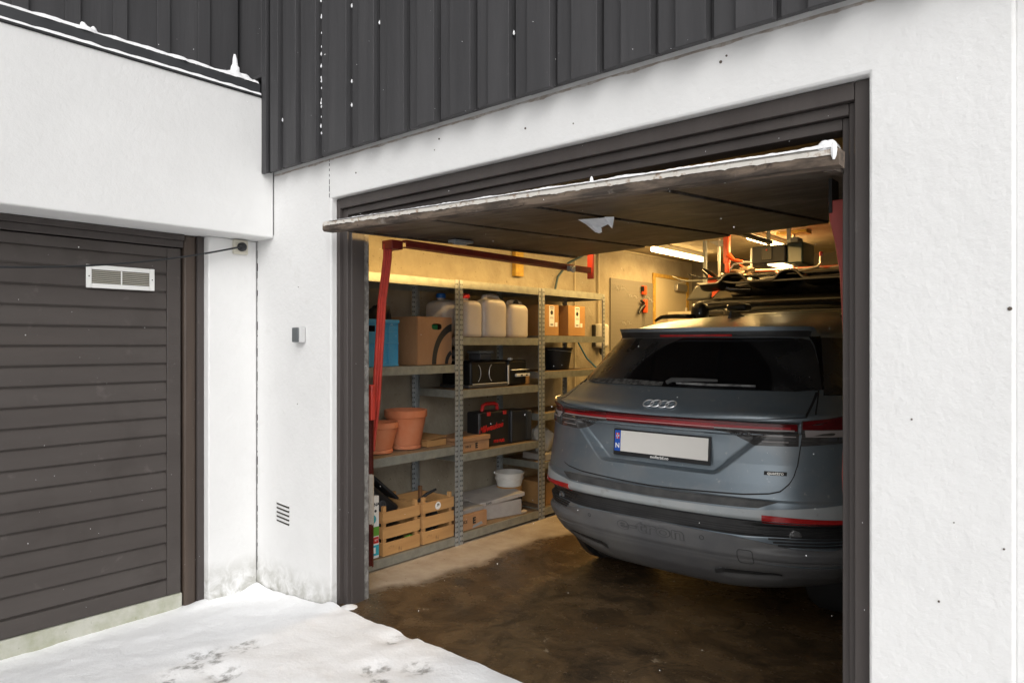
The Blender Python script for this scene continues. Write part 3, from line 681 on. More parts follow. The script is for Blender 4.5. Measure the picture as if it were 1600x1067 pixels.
woodcrate(2.755,3.062,'pine slatted crate of black tools, nearer the doorway on the bottom shelf')
wc=woodcrate(3.088,3.376,'pine slatted crate with round white number sticker')
M().lathe((-3.4145,3.225,.305),[(.026,0),(.025,.0012)],28,'X').build('sticker',WHITE,wc)
text('sticker_number','39',HOLE,wc,facing((-3.4128,3.225,.310),'+X'),.024,bold=.0006)
# contents
T=thing('black_power_tool',(-3.6,2.85,.2),'black garden tool housing leaning out of the left wooden crate','tool')
def slant(y0,z0,y1,z1,w_,x0,x1):
    d=Vector((0,y1-y0,z1-z0)).normalized(); n_=Vector((0,-d.z,d.y))*w_
    A_=Vector((0,y0,z0)); B_=Vector((0,y1,z1)); vs=[]
    for x in (x0,x1):
        for p in (A_,B_,B_+n_,A_+n_): vs.append((x,p.y,p.z))
    m=M(); m.add(vs,[(0,1,2,3),(7,6,5,4),(0,4,5,1),(1,5,6,2),(2,6,7,3),(3,7,4,0)]); return m
slant(2.60,.62,2.95,.34,-.10,-3.70,-3.48).build('housing',BLK,T,bevel=.02,seg=3)
slant(2.70,.60,2.97,.37,.018,-3.66,-3.52).build('cover',BLKM,T,bevel=.01)
M().lathe((-3.472,2.70,.435),[(.040,0),(.046,.004),(.044,.010),(.03,.011),(.028,.002)],24,'X').build('wheel',GRYP,T)
M().lathe((-3.472,2.79,.375),[(.028,0),(.033,.004),(.031,.010),(.02,.011),(.018,.002)],24,'X').build('knob',GRYP,T)
lump('black_tool_pile',(-3.58,2.905,.17),(.13,.115,.085),BLK,14,'jumble of black tool parts inside the left wooden crate','tools',.3,5)
lump('black_hose_pile',(-3.58,3.235,.19),(.13,.11,.10),BLK,17,'jumble of black parts inside the crate with the sticker','tools',.35,5)
lump('green_cloth',(-3.452,3.00,.115),(.022,.05,.035),GREEN,5,'green cloth showing between the lower slats of the left crate','cloth',.3,4,10)
m=M(); m.tube([(-3.52,3.13,.33),(-3.5,3.20,.375),(-3.48,3.27,.40)],[.010,.012,.008],8); tag(m.build('black_stick',BLK),'black tool handle poking out of the crate with the sticker','tool')
# white printed box at the left end
T=thing('printed_box',(-3.5,2.66,.066),'tall white printed box with green and teal bands behind the spring','box')
M().box(-3.60,2.60,.067,-3.432,2.737,.452).build('body',WHITE,T,bevel=.002)
xq=-3.4315
M().box(xq,2.61,.205,xq+.0006,2.736,.262).build('green_band',GREEN,T)
M().box(xq,2.61,.083,xq+.0006,2.736,.148).build('teal_band',TEAL,T)
M().box(xq,2.695,.158,xq+.0006,2.733,.198).build('red_label',REDP,T)
M().box(xq,2.61,.158,xq+.0006,2.685,.198).build('teal_label',TEAL,T)
M().box(xq+.0008,2.68,.098,xq+.0012,2.71,.135).build('barcode',WHITE,T)
M().lathe((xq,2.685,.310),[(.030,0),(.029,.0008)],20,'X').build('picture',TEAL,T)
M().lathe((xq,2.71,.360),[(.009,0),(.008,.0008)],14,'X').build('dot',GRYP,T)
text('box_name','GARDENA',HOLE,T,facing((xq+.001,2.668,.400),'+X'),.030,bold=.0004)
text('box_set','SET',WHITE,T,facing((xq+.001,2.714,.178),'+X'),.016)
# --- second unit: jerrycans
def jerry(y0,y1,x0,x1,z0,h,label,cap=None,handle=True):
    yc,xc=(y0+y1)/2,(x0+x1)/2; T=thing('jerrycan',(xc,yc,z0),label,'jerrycan','white plastic jerrycans on the shelf')
    hw,hd=(y1-y0)/2,(x1-x0)/2
    def ring(z,kw,kd,n=32,e=4.5,ox=0):
        out=[]
        for i in range(n):
            q=2*math.pi*i/n; c_,s_=math.cos(q),math.sin(q)
            out.append((xc+ox+hd*kd*abs(c_)**(2/e)*(1 if c_>=0 else -1),yc+hw*kw*abs(s_)**(2/e)*(1 if s_>=0 else -1),z)) 
        return out
    lv=[(0,.88,.88,0),(.006,.95,.95,0),(.025,1,1,0),(.06,.985,.985,0),(h*.3,.99,.99,0),(h*.55,1,1,0),(h*.72,1,1,0),(h*.80,.97,.97,0),(h*.86,.86,.88,0),(h*.90,.70,.72,0),(h*.915,.5,.5,0)]
    vs=[]; 
    for (z,a,b_,o_) in lv: vs+=ring(z0+.001+z,a,b_,ox=o_)
    n=32; fs=[(i*n+j,i*n+(j+1)%n,(i+1)*n+(j+1)%n,(i+1)*n+j) for i in range(len(lv)-1) for j in range(n)]+[tuple(range(n-1,-1,-1)),tuple((len(lv)-1)*n+j for j in range(n))]
    m=M(); m.add(vs,fs); m.sm=True; m.build('body',HDPE,T,angle=60)
    if handle:
        M().tube([(xc,yc-hw*.62,z0+h*.80),(xc,yc-hw*.50,z0+h*.955),(xc,yc-hw*.25,z0+h*.985),(xc,yc+hw*.25,z0+h*.985),(xc,yc+hw*.50,z0+h*.955),(xc,yc+hw*.66,z0+h*.80)],[.030,.022,.018,.018,.022,.030],12).build('handle',HDPE,T)
    if cap:
        cy=yc+cap[1]; M().lathe((xc,cy,z0+h*.86),[(.026,0),(.024,.045),(.022,.05)],20).build('neck',HDPE,T)
        M().lathe((xc,cy,z0+h*.86+.03),[(.034,0),(.036,.004),(.036,.028),(.032,.034)],22).build('cap',cap[0],T)
    return T
jerry(3.43,3.72,-3.80,-3.56,1.446,.30,'wide white jerrycan with blue cap at the back behind the shelf post',cap=(BLUE,-.07),handle=False)
jerry(3.50,3.695,-3.545,-3.43,1.446,.29,'white jerrycan with red cap beside the doubled shelf post',cap=(REDP,-.04),handle=False)
jerry(3.70,3.962,-3.55,-3.42,1.446,.315,'big plain white jerrycan in the middle of the row',handle=True)
jerry(3.995,4.236,-3.56,-3.43,1.446,.285,'white jerrycan with open grip hole, right end of the row')
M().lathe((-3.475,4.115,1.446+.262),[(.034,.0),(.030,.004)],20,'X').build('grip_hole',HOLE,bpy.data.objects['jerrycan.003'])
# ochre cartons
for (y0,y1,zt,lb) in ((4.40,4.60,1.715,'ochre carton with white label right beside the jerrycans'),(4.735,4.985,1.72,'ochre carton with white label farther along, at the right')):
    T=carton('ochre_carton',-3.79,y0,1.466,-3.42,y1,zt,CARDO,lb,group='ochre cartons on the shelf')
    yc=y0+(y1-y0)*.52
    M().box(-3.4195,yc-.035,1.54,-3.4188,yc+.035,zt-.006).build('label_sheet',WHITE,T)
    M().lathe((-3.4188,yc,1.655),[(.019,0),(.018,.0005)],16,'X').build('bean_print',HOLE,T)
    m=M(); 
    for k,(zz,w_,hh) in enumerate(((1.695,.026,.008),(1.682,.022,.005),(1.615,.020,.003),(1.606,.024,.003),(1.552,.018,.010))): m.box(-3.4186,yc-w_,zz,-3.4182,yc+w_,zz+hh)
    m.build('small_print',GRYP,T)
    M().box(-3.4195,yc+.045,1.54,-3.4188,yc+.078,1.575).build('small_sticker',WHITE,T)
T=thing('black_bucket',(-3.60,4.82,1.176),'plain black plastic bucket on the far shelving unit','bucket')
M().lathe((-3.60,4.82,1.176),[(.095,.001),(.10,.004),(.128,.175),(.136,.176),(.136,.19),(.126,.19),(.122,.175),(.094,.012),(.01,.01)],40).build('body',mat('faded_black_plastic',(.014,.014,.015),.6),T)
M().tube([(-3.60+.134*math.cos(a),4.82+.134*math.sin(a),1.352-.03*math.sin(a*1.0)*.5-.02) for a in [math.pi*i/12-math.pi/2 for i in range(13)]],.0025,6).build('handle',GALV,T)
# black appliance
BLKA=mat('satin_black_enamel',(.008,.008,.009),.42,spec=.3)
T=thing('black_appliance',(-3.58,3.9,1.076),'shiny black kitchen appliance with chrome arcs and side drawer','appliance')
M().box(-3.76,3.585,1.09,-3.455,3.995,1.272).build('body',BLKA,T,bevel=.022,seg=4)
M().box(-3.76,3.998,1.085,-3.450,4.215,1.272).build('side_unit',BLKA,T,bevel=.014,seg=3)
M().box(-3.75,3.56,1.0765,-3.445,3.99,1.1).build('base_tray',GRYP,T,bevel=.006)
for yc in (3.64,3.83):
    sg=1 if yc<3.7 else -1
    M().tube([(-3.452,yc+sg*.05*math.cos(a),1.185+.068*math.sin(a)) for a in [math.radians(-62+124*i/14) for i in range(15)]],.0028,6).build('chrome_arc',CHROME,T)
M().box(-3.452,3.985,1.09,-3.444,3.999,1.235).build('chrome_post',CHROME,T,bevel=.002)
M().tube([(-3.448,3.60,1.105),(-3.446,3.98,1.105)],.004,6).build('front_bar',CHROME,T)
M().box(-3.449,4.02,1.195,-3.435,4.235,1.202).build('drawer_edge',CHROME,T,bevel=.002)
M().box(-3.449,4.07,1.145,-3.428,4.235,1.168).build('white_tag',WPL,T,bevel=.003)
for y in (4.12,4.18): M().box(-3.4275,y,1.150,-3.4268,y+.022,1.161).build('tag_print',HOLE,T)
M().box(-3.49,4.03,1.2735,-3.46,4.06,1.290).build('knob',WPL,T,bevel=.004)
T=thing('plastic_tub',(-3.7,3.9,1.28),'small clear grey tub with white lid on the black appliance','tub')
M().box(-3.72,3.84,1.274,-3.60,3.97,1.325).build('tub',mat('smoky_plastic',(.10,.10,.11),.3),T,bevel=.006)
M().box(-3.73,3.825,1.3255,-3.59,3.985,1.345).build('lid',GPL,T,bevel=.005)
lump('crumpled_bag',(-3.74,3.70,1.33),(.03,.035,.045),mat('smoky_film',(.10,.10,.10),.5),8,'small crumpled plastic bag behind the black appliance','bag',.2,5,10)
M_=carton('low_carton',-3.70,4.26,1.0765,-3.50,4.315,1.14,CARDO,'low brown carton edge at the end of the appliance shelf')
# tool case
T=thing('tool_case',(-3.6,4.0,.631),'black tool case with red carry handle and red script lettering','tool case')
cs=M().box(-3.60,3.69,.632,-3.47,4.04,.895); cs.build('shell',BLK,T,bevel=.014,seg=3)
M().box(-3.61,4.045,.632,-3.46,4.23,.885).build('side_shell',mat('dark_charcoal_plastic',(.022,.024,.028),.45),T,bevel=.012,seg=3)
M().box(-3.62,4.235,.632,-3.47,4.31,.872).build('ribbed_end',mat('charcoal_case_end',(.05,.055,.06),.5),T,bevel=.010)
m=M(); m.tube([(-3.535,3.79,.89),(-3.535,3.80,.935),(-3.535,3.835,.945),(-3.535,3.925,.945),(-3.535,3.955,.935),(-3.535,3.965,.89)],.014,10); m.build('handle',REDP,T)
for y in (3.775,3.955): M().box(-3.475,y,.862,-3.462,y+.035,.892).build('catch',REDP,T,bevel=.003)
text('script_logo','Milwaukee',REDP,T,facing((-3.4685,3.82,.775),'+X')@Matrix.Rotation(R(6),4,'Z'),.062,bold=.0018,shear=.35)
text('case_text','M18 FUEL',REDP,T,facing((-3.4685,3.91,.665),'+X'),.030,bold=.0008,shear=.2)
m=M(); 
for y in (3.70,4.02): m.box(-3.4695,y,.65,-3.465,y+.006,.875)
m.build('shell_rib',BLK,T,bevel=.002)
T=carton('flat_brown_box',-3.66,3.445,.631,-3.42,3.745,.700,CARD,'flat brown box with letter print in front of the tool case')
M().hexa([Vector(p) for p in ((-3.67,3.435,.7055),(-3.412,3.435,.7055),(-3.412,3.75,.7055),(-3.67,3.75,.7055),(-3.665,3.435,.732),(-3.412,3.435,.730),(-3.412,3.75,.735),(-3.665,3.75,.738))]).build('lid',CARD,T,bevel=.002)
text('print','E',HOLE,T,facing((-3.4192,3.61,.667),'+X'),.052,bold=.0022); text('print_words','NICE',HOLE,T,facing((-3.4192,3.525,.668),'+X'),.026)
# bottom shelf
T=carton('small_letter_box',-3.60,3.44,.077,-3.415,3.715,.185,CARD,'small brown box with letter print and grey sheets on top')
M().box(-3.61,3.435,.1905,-3.43,3.70,.222).build('grey_sheets',mat('grey_sheets',(.25,.24,.23),.8),T,bevel=.002)
text('print','E',HOLE,T,facing((-3.4138,3.58,.135),'+X'),.060,bold=.0025); text('print_words','ICE',HOLE,T,facing((-3.4138,3.49,.14),'+X'),.03)
M().hexa([Vector(p) for p in ((-3.4143,3.56,.083),(-3.4143,3.67,.098),(-3.4135,3.67,.098),(-3.4135,3.56,.083),(-3.4143,3.57,.102),(-3.4143,3.655,.118),(-3.4135,3.655,.118),(-3.4135,3.57,.102))]).build('torn_tape',GPL,T)
T=thing('grey_shoe_box',(-3.6,3.98,.076),'greyish white cardboard box with loose torn lid on bottom shelf','box')
A1=R(-14)
M().box(-3.78,3.78,.077,-3.47,4.17,.195,rz=A1).build('body',CARDG,T,bevel=.003)
c=Vector((-3.625,3.975,0))
mtx=Matrix.Translation(Vector((-3.625,3.975,.225)))@Matrix.Rotation(A1,4,'Z')@Matrix.Rotation(R(5),4,'X')@Matrix.Rotation(R(2),4,'Y')
m=M(); m.box(-.17,-.225,-.02,.17,.215,.012,mt=mtx); m.build('lid',CARDG,T,bevel=.003)
m=M(); m.box(-.15,-.21,-.027,.155,-.05,-.0205,mt=mtx); m.build('lid_gap',HOLE,T)
text('lid_print','DAK',HOLE,T,Matrix.Translation((0,0,0))@mtx@Matrix.Translation((.1705,-.12,-.004))@Matrix.Rotation(R(90),4,'Z')@Matrix.Rotation(R(90),4,'X'),.026)
lump('torn_paper',(-3.44,4.16,.085),(.02,.05,.014),mat('torn_card',(.42,.34,.25),.9),4,'scrap of torn brown paper beside the grey box','paper',.5,4,8)
T=thing('white_tub',(-3.62,4.22,.21),'round white plastic tub standing on a small brown tin','tub')
M().lathe((-3.63,4.215,.262),[(.098,0),(.108,.05),(.116,.052),(.116,.064),(.111,.066),(.113,.092),(.122,.094),(.122,.108),(.115,.108),(.104,.02),(.01,.018)],40).build('body',WPL,T)
T=thing('brown_tin',(-3.63,4.215,.076),'small round brown tin under the white tub','tin')
M().lathe((-3.63,4.215,.076),[(.10,.001),(.104,.004),(.104,.178),(.098,.183)],32).build('tin',CARDO,T)
M().lathe((-3.63,4.215,.12),[(.1045,0),(.1050,.002),(.1050,.06),(.1045,.062)],32,cap=False).build('band',HOLE,T)
# far unit odds and ends
lump('white_sack',(-3.56,4.56,.60),(.10,.10,.11),WPL,21,'pale crumpled plastic sack on the far unit beside the car','sack',.3,5)
carton('grey_folded_carton',-3.66,4.42,.451,-3.42,4.78,.50,CARDG,'flat grey carton on the low shelf of far unit')
carton('brown_bottom_carton',-3.72,4.45,.081,-3.44,4.80,.26,CARDO,'brown carton on the bottom shelf of far unit')

# ------------------------------------------------------------ wall things
tag(M().box(-3.879,4.54,1.985,-3.835,4.65,2.38).build('wood_block',YWOOD,bevel=.004),'orange brown wooden block fixed high on the concrete wall','block')
def pipe(name,pts,label,r=.011,m_=None,cat='pipe'): return tag(M().tube(pts,r,10).build(name,m_ or DOORI),label,cat)
pipe('conduit',[(-3.866,5.46,.6),(-3.866,5.46,2.385)],'pale vertical conduit behind the right part of the shelving',.008)
pipe('conduit',[(-3.864,5.87,1.60),(-3.864,5.87,2.385)],'pale vertical conduit rising from the white wall charger',.011)
pipe('ceiling_conduit',[(-3.862,4.75,2.388),(-3.862,7.95,2.388)],'pale conduit running along the top of the wall',.010)
T=thing('wall_charger',(-3.85,5.87,1.45),'white wall charger unit at the end of the shelves','charger')
M().box(-3.879,5.79,1.36,-3.78,5.95,1.60).build('housing',WPL,T,bevel=.03,seg=4)
M().box(-3.879,5.77,1.37,-3.84,5.789,1.59).build('back_plate',BLK,T,bevel=.004)
M().lathe((-3.82,5.87,1.29),[(.02,0),(.03,.02),(.03,.065)],16).build('plug',BLK,T)
M().tube([(-3.82,5.87,1.29),(-3.80,5.90,1.20),(-3.72,6.0,1.1),(-3.6,6.15,1.02)],.009,8).build('lead',CABLE,T)
pipe('blue_hose',[(-3.82,5.12,1.848),(-3.84,5.11,1.90),(-3.84,5.15,2.02),(-3.83,5.3,2.16),(-3.8,5.5,2.25)],'curved blue black hose above the far shelving unit',.011,BLUEG,'hose')
M().lathe((-3.82,5.12,1.846),[(.035,0),(.038,.006),(.030,.02),(.014,.035)],18).build('foot',BLK,bpy.data.objects['blue_hose'])
pipe('blue_lead',[(-3.83,5.43,1.46),(-3.82,5.48,1.38),(-3.81,5.58,1.26),(-3.80,5.72,1.17),(-3.79,5.9,1.12)],'thin blue lead looping down between shelves and car',.008,mat('blue_lead',(.02,.14,.28),.45),'cable')
T=thing('pegboard',(-3.87,6.54,1.5),'grey perforated pegboard on the lit wall beyond the shelves','pegboard')
M().box(-3.8795,6.10,.85,-3.862,6.98,2.084).build('board',PEGB,T,bevel=.002)
m=M()
for i in range(22):
    for j in range(30):
        y=6.13+i*.039; z=.89+j*.040
        m.add([(-3.8612,y-.003,z-.003),(-3.8612,y+.003,z-.003),(-3.8612,y+.003,z+.003),(-3.8612,y-.003,z+.003)],[(0,1,2,3)])
m.build('perforation',mat('peg_hole',(.10,.09,.08),.9),T)['kind']='stuff'
m=M(); rn=random.Random(3)
for (y,z) in ((6.17,2.0),(6.2,1.98),(6.26,2.01),(6.33,1.99),(6.42,1.93),(6.47,1.93),(6.56,1.92),(6.28,1.64),(6.33,1.63),(6.42,1.64),(6.26,1.40),(6.33,1.39),(6.85,1.92),(6.9,1.9)):
    m.tube([(-3.860,y,z),(-3.835,y,z-.004),(-3.832,y+.004,z-.03),(-3.815,y+.008,z-.026)],.0026,5)
m.build('hooks',CHROME,T)
T=thing('bar_clamp',(-3.83,6.73,1.9),'orange and black bar clamp hanging on the pegboard','clamp')
M().box(-3.842,6.745,1.42,-3.836,6.757,2.04).build('bar',SILV,T)
M().box(-3.855,6.705,1.94,-3.820,6.775,2.04).build('head',ORNG,T,bevel=.008)
M().box(-3.855,6.70,1.975,-3.815,6.72,2.03).build('head_pad',BLK,T,bevel=.006)
M().box(-3.855,6.73,1.74,-3.815,6.79,1.89).build('slide',ORNG,T,bevel=.012)
M().tube([(-3.83,6.73,1.82),(-3.83,6.66,1.79),(-3.83,6.61,1.73)],[.022,.020,.015],10).build('grip',BLK,T)
M().tube([(-3.83,6.73,1.85),(-3.83,6.66,1.87)],[.014,.012],10).build('trigger',BLK,T)
T=thing('inner_door',(-3.86,7.43,0),'cream steel door in yellow edged frame at the back of the garage','door')
M().box(-3.8795,7.05,0.01,-3.868,7.82,2.16).build('leaf',DOORI,T,bevel=.002)
m=M(); m.box(-3.8795,6.995,0,-3.86,7.0485,2.205); m.box(-3.8795,7.8215,0,-3.86,7.875,2.205); m.box(-3.8795,7.049,2.162,-3.8605,7.821,2.205); m.build('frame',YWOOD,T,bevel=.002)
M().box(-3.8675,7.50,2.03,-3.82,7.76,2.11).build('closer',SILV,T,bevel=.006)
M().tube([(-3.83,7.52,2.12),(-3.74,7.60,2.15),(-3.84,7.85,2.185)],.007,6).build('closer_arm',SILV,T)
M().box(-3.8675,7.79,1.70,-3.850,7.815,1.84).build('hinge',WPL,T,bevel=.003)
# ------------------------------------------------------------ opener
T=thing('door_opener',(-1.93,5.6,2.1),'grey ceiling door opener box with small lit lamp and metal hanger','door opener')
M().box(-2.13,5.45,2.035,-1.86,5.75,2.175).build('motor_housing',GRYP,T,bevel=.012,seg=3)
M().box(-2.045,5.443,2.06,-1.965,5.4495,2.165).build('front_plate',mat('darker_plate',(.02,.02,.022),.4),T,bevel=.003)
M().lathe((-2.005,5.442,2.14),[(.008,0),(.007,-.003)],12,'Y').build('red_button',REDP,T)
M().box(-1.855,5.46,2.02,-1.735,5.74,2.185).build('lens',mat('frosted_lens',(.07,.10,.085),.3),T,bevel=.012,seg=3)
M().box(-2.02,5.50,2.024,-1.90,5.72,2.0345).build('lamp_window',mat('lit_opener_lamp',(1,.9,.7),.5,emit=(1,.72,.36),es=5),T)
M().box(-1.86,5.55,2.19,-1.80,5.67,2.235).build('terminal',GPL,T,bevel=.004)
for x in (-2.06,-1.90): M().box(x,5.59,2.176,x+.03,5.595,2.399).build('hanger',GALV,T)
M().box(-2.015,3.9,2.19,-1.975,5.5,2.215).build('track',GALVW,T)
# ------------------------------------------------------------ hanging storage rack with winter gear
T=thing('ceiling_rack',(-2,6.3,2.2),'steel storage rack hanging from the ceiling over the car','rack')
for (x,y) in ((-2.775,6.3),(-2.08,6.3),(-2.40,7.1),(-1.55,6.3),(-2.775,7.1),(-1.55,7.1)):
    M().tube([(x,y,1.98),(x,y,2.399)],.013,10).build('post',SILV,T)
for y in (6.3,7.1): M().tube([(-3.0,y,1.985),(-1.1,y,1.985)],.011,8).build('bar',SILV,T)
M().tube([(-2.36,6.2,2.045),(-2.36,6.2,2.015),(-2.30,6.2,2.0),(-1.98,6.2,2.04),(-1.85,6.2,2.06),(-1.82,6.2,2.09),(-1.82,6.2,2.16)],.011,8).build('hook_bar',SILV,T)
M().lathe((-1.82,6.2,2.15),[(.014,0),(.015,.03),(.010,.036)],10).build('red_tip',REDP,T)
for (x,y) in ((-2.775,6.3),(-2.08,6.3)):
    M().prism([(x-.10,2.385),(x+.10,2.385),(x+.03,2.33),(x-.01,2.33)],y-.01,y+.01).build('bracket',GALV,T) if x<-2.5 else M().box(x-.13,y-.07,2.372,x+.13,y+.07,2.398).build('wood_pad',YWOOD,T)
# gear: a bike fork in orange
T=thing('orange_hook',(-2.57,6.0,2.25),'bright orange folding bike hook hanging from the ceiling','hook')
M().box(-2.60,5.98,2.12,-2.545,6.03,2.395).build('arm',ORNG,T,bevel=.01)
M().box(-2.585,5.975,2.03,-2.545,6.02,2.13).build('tip',ORNG,T,bevel=.012)
M().tube([(-2.56,6.0,2.20),(-2.50,6.0,2.15),(-2.42,6.0,2.13)],[.03,.014,.010],8).build('prong',ORNG,T)
M().tube([(-2.56,6.0,2.04),(-2.51,6.0,2.11),(-2.42,6.0,2.125),(-2.1,6.0,2.09)],.009,8).build('rod',CHROME,T)
def plank(name,c,L_,w_,t_,yaw,roll,m_,label,cat,up=.0,group=None,tp=.6):
    T=thing(name,c,label,cat,group)
    m=M(); n=24
    for i in range(n+1):
        u=i/n; x=(u-.5)*L_; q=abs(2*u-1); ww=w_*(1-.0*q)*(1 if q<tp else math.sqrt(max(.02,1-((q-tp)/(1-tp))**2))); z=up*max(0,(q-.7)/.3)**2
        m.v+=[(x,-ww/2,z),(x,ww/2,z),(x,ww/2,z+t_),(x,-ww/2,z+t_)]
        if i<n: m.f+=[(4*i+j,4*i+(j+1)%4,4*i+4+(j+1)%4,4*i+4+j) for j in range(4)]
    m.f+=[(0,1,2,3),(4*n,4*n+1,4*n+2,4*n+3)]
    m.build('deck',m_,T,world=False,bevel=.002); T.rotation_euler=(R(roll),0,R(yaw)); return T
REDW=mat('red_and_white_ski',(.50,.07,.03),.3,0,(.58,.5,.44),3,2,.5,.54)
plank('ski',(-1.95,6.25,2.055),1.15,.11,.012,8,12,REDW,'orange red ski lying on the hanging rack, nearer the door opener','ski',.06,'skis on the hanging rack')
plank('ski',(-1.75,6.6,2.03),1.25,.11,.012,-6,8,REDW,'orange red ski lying on the rack behind the nearer one','ski',.06,'skis on the hanging rack')
plank('ski',(-2.75,6.5,2.015),1.1,.09,.012,24,0,GALVW,'grey ski sticking out left from the rack','ski',.05)
lump('binding_heap',(-2.50,6.15,2.02),(.13,.10,.07),mat('mixed_metal_gear',(.10,.07,.05),.35,.6,(.35,.28,.2),30,4),31,'tangle of ski bindings and straps on the rack','sports gear',.7,7,16)
BLKS=mat('worn_black_plastic',(.007,.007,.008),.38,0,(.014,.013,.012),9,5,spec=.25)
lump('ski_bag',(-1.75,6.05,1.90),(.80,.16,.10),BLKM,41,'long black padded bag lying between the sledges','bag',.12,5,30)
# black sledges
def sledge(x,y,z,yaw,label):
    T=thing('sledge',(x,y,z),label,'sledge','black plastic sledges above the car')
    m=M(); L_=1.15
    def f(u,v):
        a=(u-.5)*L_; wv=.20*(1-.25*abs(2*u-1)**3); b_=(v-.5)*2
        zz=.105*math.exp(-((u-.27)/.09)**4)+.105*math.exp(-((u-.66)/.08)**4)+.03*u**6
        return (a,b_*wv,zz*(1-.30*b_*b_)+.05*(abs(b_)**4))
    m.grid(f,50,14); o=m.build('shell',BLKS,T,smooth=True,world=False); so_=o.modifiers.new('s','SOLIDIFY'); so_.thickness=.012
    M().tube([f(k/60,0) for k in range(61)],.008,8).build('rim',mat('worn_black_edge',(.10,.09,.08),.3),T,world=False)
    T.rotation_euler=(0,0,R(yaw)); return T
sledge(-2.07,5.75,1.86,2,'black plastic sledge with two humps, nearer the doorway')
sledge(-2.0,6.25,1.80,-3,'black plastic sledge behind and below the nearer one')
T=thing('orange_tipped_board',(-2.52,5.72,1.93),'black curved board with orange arrow marks left of the sledges','sports gear')
M().tube([(-2.66,5.7,2.05),(-2.60,5.7,2.0),(-2.52,5.72,1.92),(-2.42,5.74,1.87),(-2.25,5.75,1.86)],[.018,.035,.04,.03,.015],12).build('board',BLKG,T)
M().prism([(-2.60,1.90),(-2.50,1.94),(-2.59,2.0)],5.655,5.675).build('arrow_mark',ORNG,T)
M().prism([(-2.56,1.80),(-2.49,1.86),(-2.56,1.85)],5.66,5.675).build('arrow_mark',ORNG,T)
for k,(zz,yy,yw,up_) in enumerate(((1.955,5.66,1,.05),(1.925,5.84,-2,.06),(1.985,5.95,3,.05),(1.90,5.60,0,.04))):
    plank('stored_ski',(-2.02+.06*k,yy,zz),1.5-.07*k,.085,.014,yw,0,BLKS if k%2==0 else GRYP,('long black ski lying on top of the sledges','dark grey ski crossing behind the black sledge','black ski highest in the stack, below the rack bar','narrow grey ski nearest the doorway in the stack')[k],'ski',up_)
# roof box / long black case under them, resting on rack arms
T=thing('roof_box',(-1.95,6.2,1.72),'long dark roof box stored under the sledges above the bonnet','roof box')
m=M()
def rb(u,v):
    a=v*2*math.pi; k=math.sqrt(max(.0,1-abs(2*u-1)**6)); c_,s_=math.cos(a),math.sin(a)
    return (-2.86+u*1.95,6.0+.30*k*abs(c_)**.6*(1 if c_>0 else -1),1.755+.055*k*abs(s_)**.7*(1 if s_>0 else -1))
m.grid(rb,40,28); m.build('shell',BLKS,T,smooth=True)
M().box(-2.7,5.688,1.75,-1.1,5.70,1.758).build('rim',GRYP,T)
M().prism([(-2.93,1.80),(-2.83,1.93),(-2.62,1.93),(-2.70,1.80)],5.9,6.0).build('front_cap',mat('smoke_grey_shell',(.12,.12,.11),.25),T,bevel=.02)
T=thing('storage_shelf',(-2,6.9,1.6),'cream metal shelf edge across the back of the garage','shelf')
M().box(-2.95,5.62,1.655,-.6,6.35,1.685).build('board',BLK,T,bevel=.003)
M().box(-2.95,5.60,1.60,-2.62,5.617,1.685).build('edge',DOORI,T)
for x in (-2.94,-.66): M().box(x,6.30,1.686,x+.03,6.33,2.399).build('hanger',GALV,T)
# ------------------------------------------------------------ car
X0,Y0=-1.69,3.03
PAINT=mat('blue_grey_car_paint',(.185,.230,.268),.32,.60,(.215,.255,.285),3,6,.35,.65,coat=.6,rough2=.40,layers=(((.27,.285,.295),5,.46,.78),((.42,.43,.43),34,.64,.76)))
DUSTP=mat('dusty_lower_paint',(.32,.355,.375),.5,.2,(.39,.405,.405),6,7,.35,.65,coat=.1,layers=(((.26,.26,.25),16,.60,.74),),stretch=(1,1,.35))
GLASS=mat('dark_rear_glass',(.006,.006,.007),.08,0,(.018,.018,.018),3,7,.55,.85,coat=.3,rough2=.35)
CLADL=mat('dark_lower_bumper_plastic',(.070,.070,.073),.55,0,(.10,.098,.095),4,7,.35,.65,layers=(((.13,.12,.11),9,.62,.80),))
GN,GL,GB_=nodes(GLASS)
def film():
    N,L,b=GN,GL,GB_
    tc=N.new('ShaderNodeTexCoord'); vm=N.new('ShaderNodeVectorMath'); vm.operation='DISTANCE'; L.new(tc.outputs['Object'],vm.inputs[0]); vm.inputs[1].default_value=(.10,-1.97,1.17)
    def mr_(v,a,c,x=0,y=1):
        n=N.new('ShaderNodeMapRange'); n.interpolation_type='SMOOTHSTEP'; n.inputs[1].default_value=a; n.inputs[2].default_value=c; n.inputs[3].default_value=x; n.inputs[4].default_value=y; L.new(v,n.inputs[0]); return n.outputs[0]
    n=N.new('ShaderNodeTexNoise'); n.inputs['Scale'].default_value=5; n.inputs['Detail'].default_value=9; L.new(tc.outputs['Object'],n.inputs['Vector'])
    mm=N.new('ShaderNodeMath'); mm.operation='MULTIPLY'; L.new(mr_(vm.outputs['Value'],.385,.41),mm.inputs[0]); L.new(mr_(n.outputs[0],.3,.75,.25,1),mm.inputs[1])
    mc=N.new('ShaderNodeMix'); mc.data_type='RGBA'; L.new(mm.outputs[0],mc.inputs[0]); mc.inputs[6].default_value=(.004,.004,.005,1); mc.inputs[7].default_value=(.040,.040,.040,1); L.new(mc.outputs[2],b.inputs['Base Color'])
    L.new(mr_(mm.outputs[0],0,1,.08,.45),b.inputs['Roughness'])
film()
CLADD=mat('dusty_grey_bumper_plastic',(.085,.087,.092),.5,0,(.125,.123,.122),4,7,.35,.65,layers=(((.12,.115,.105),9,.60,.80),))
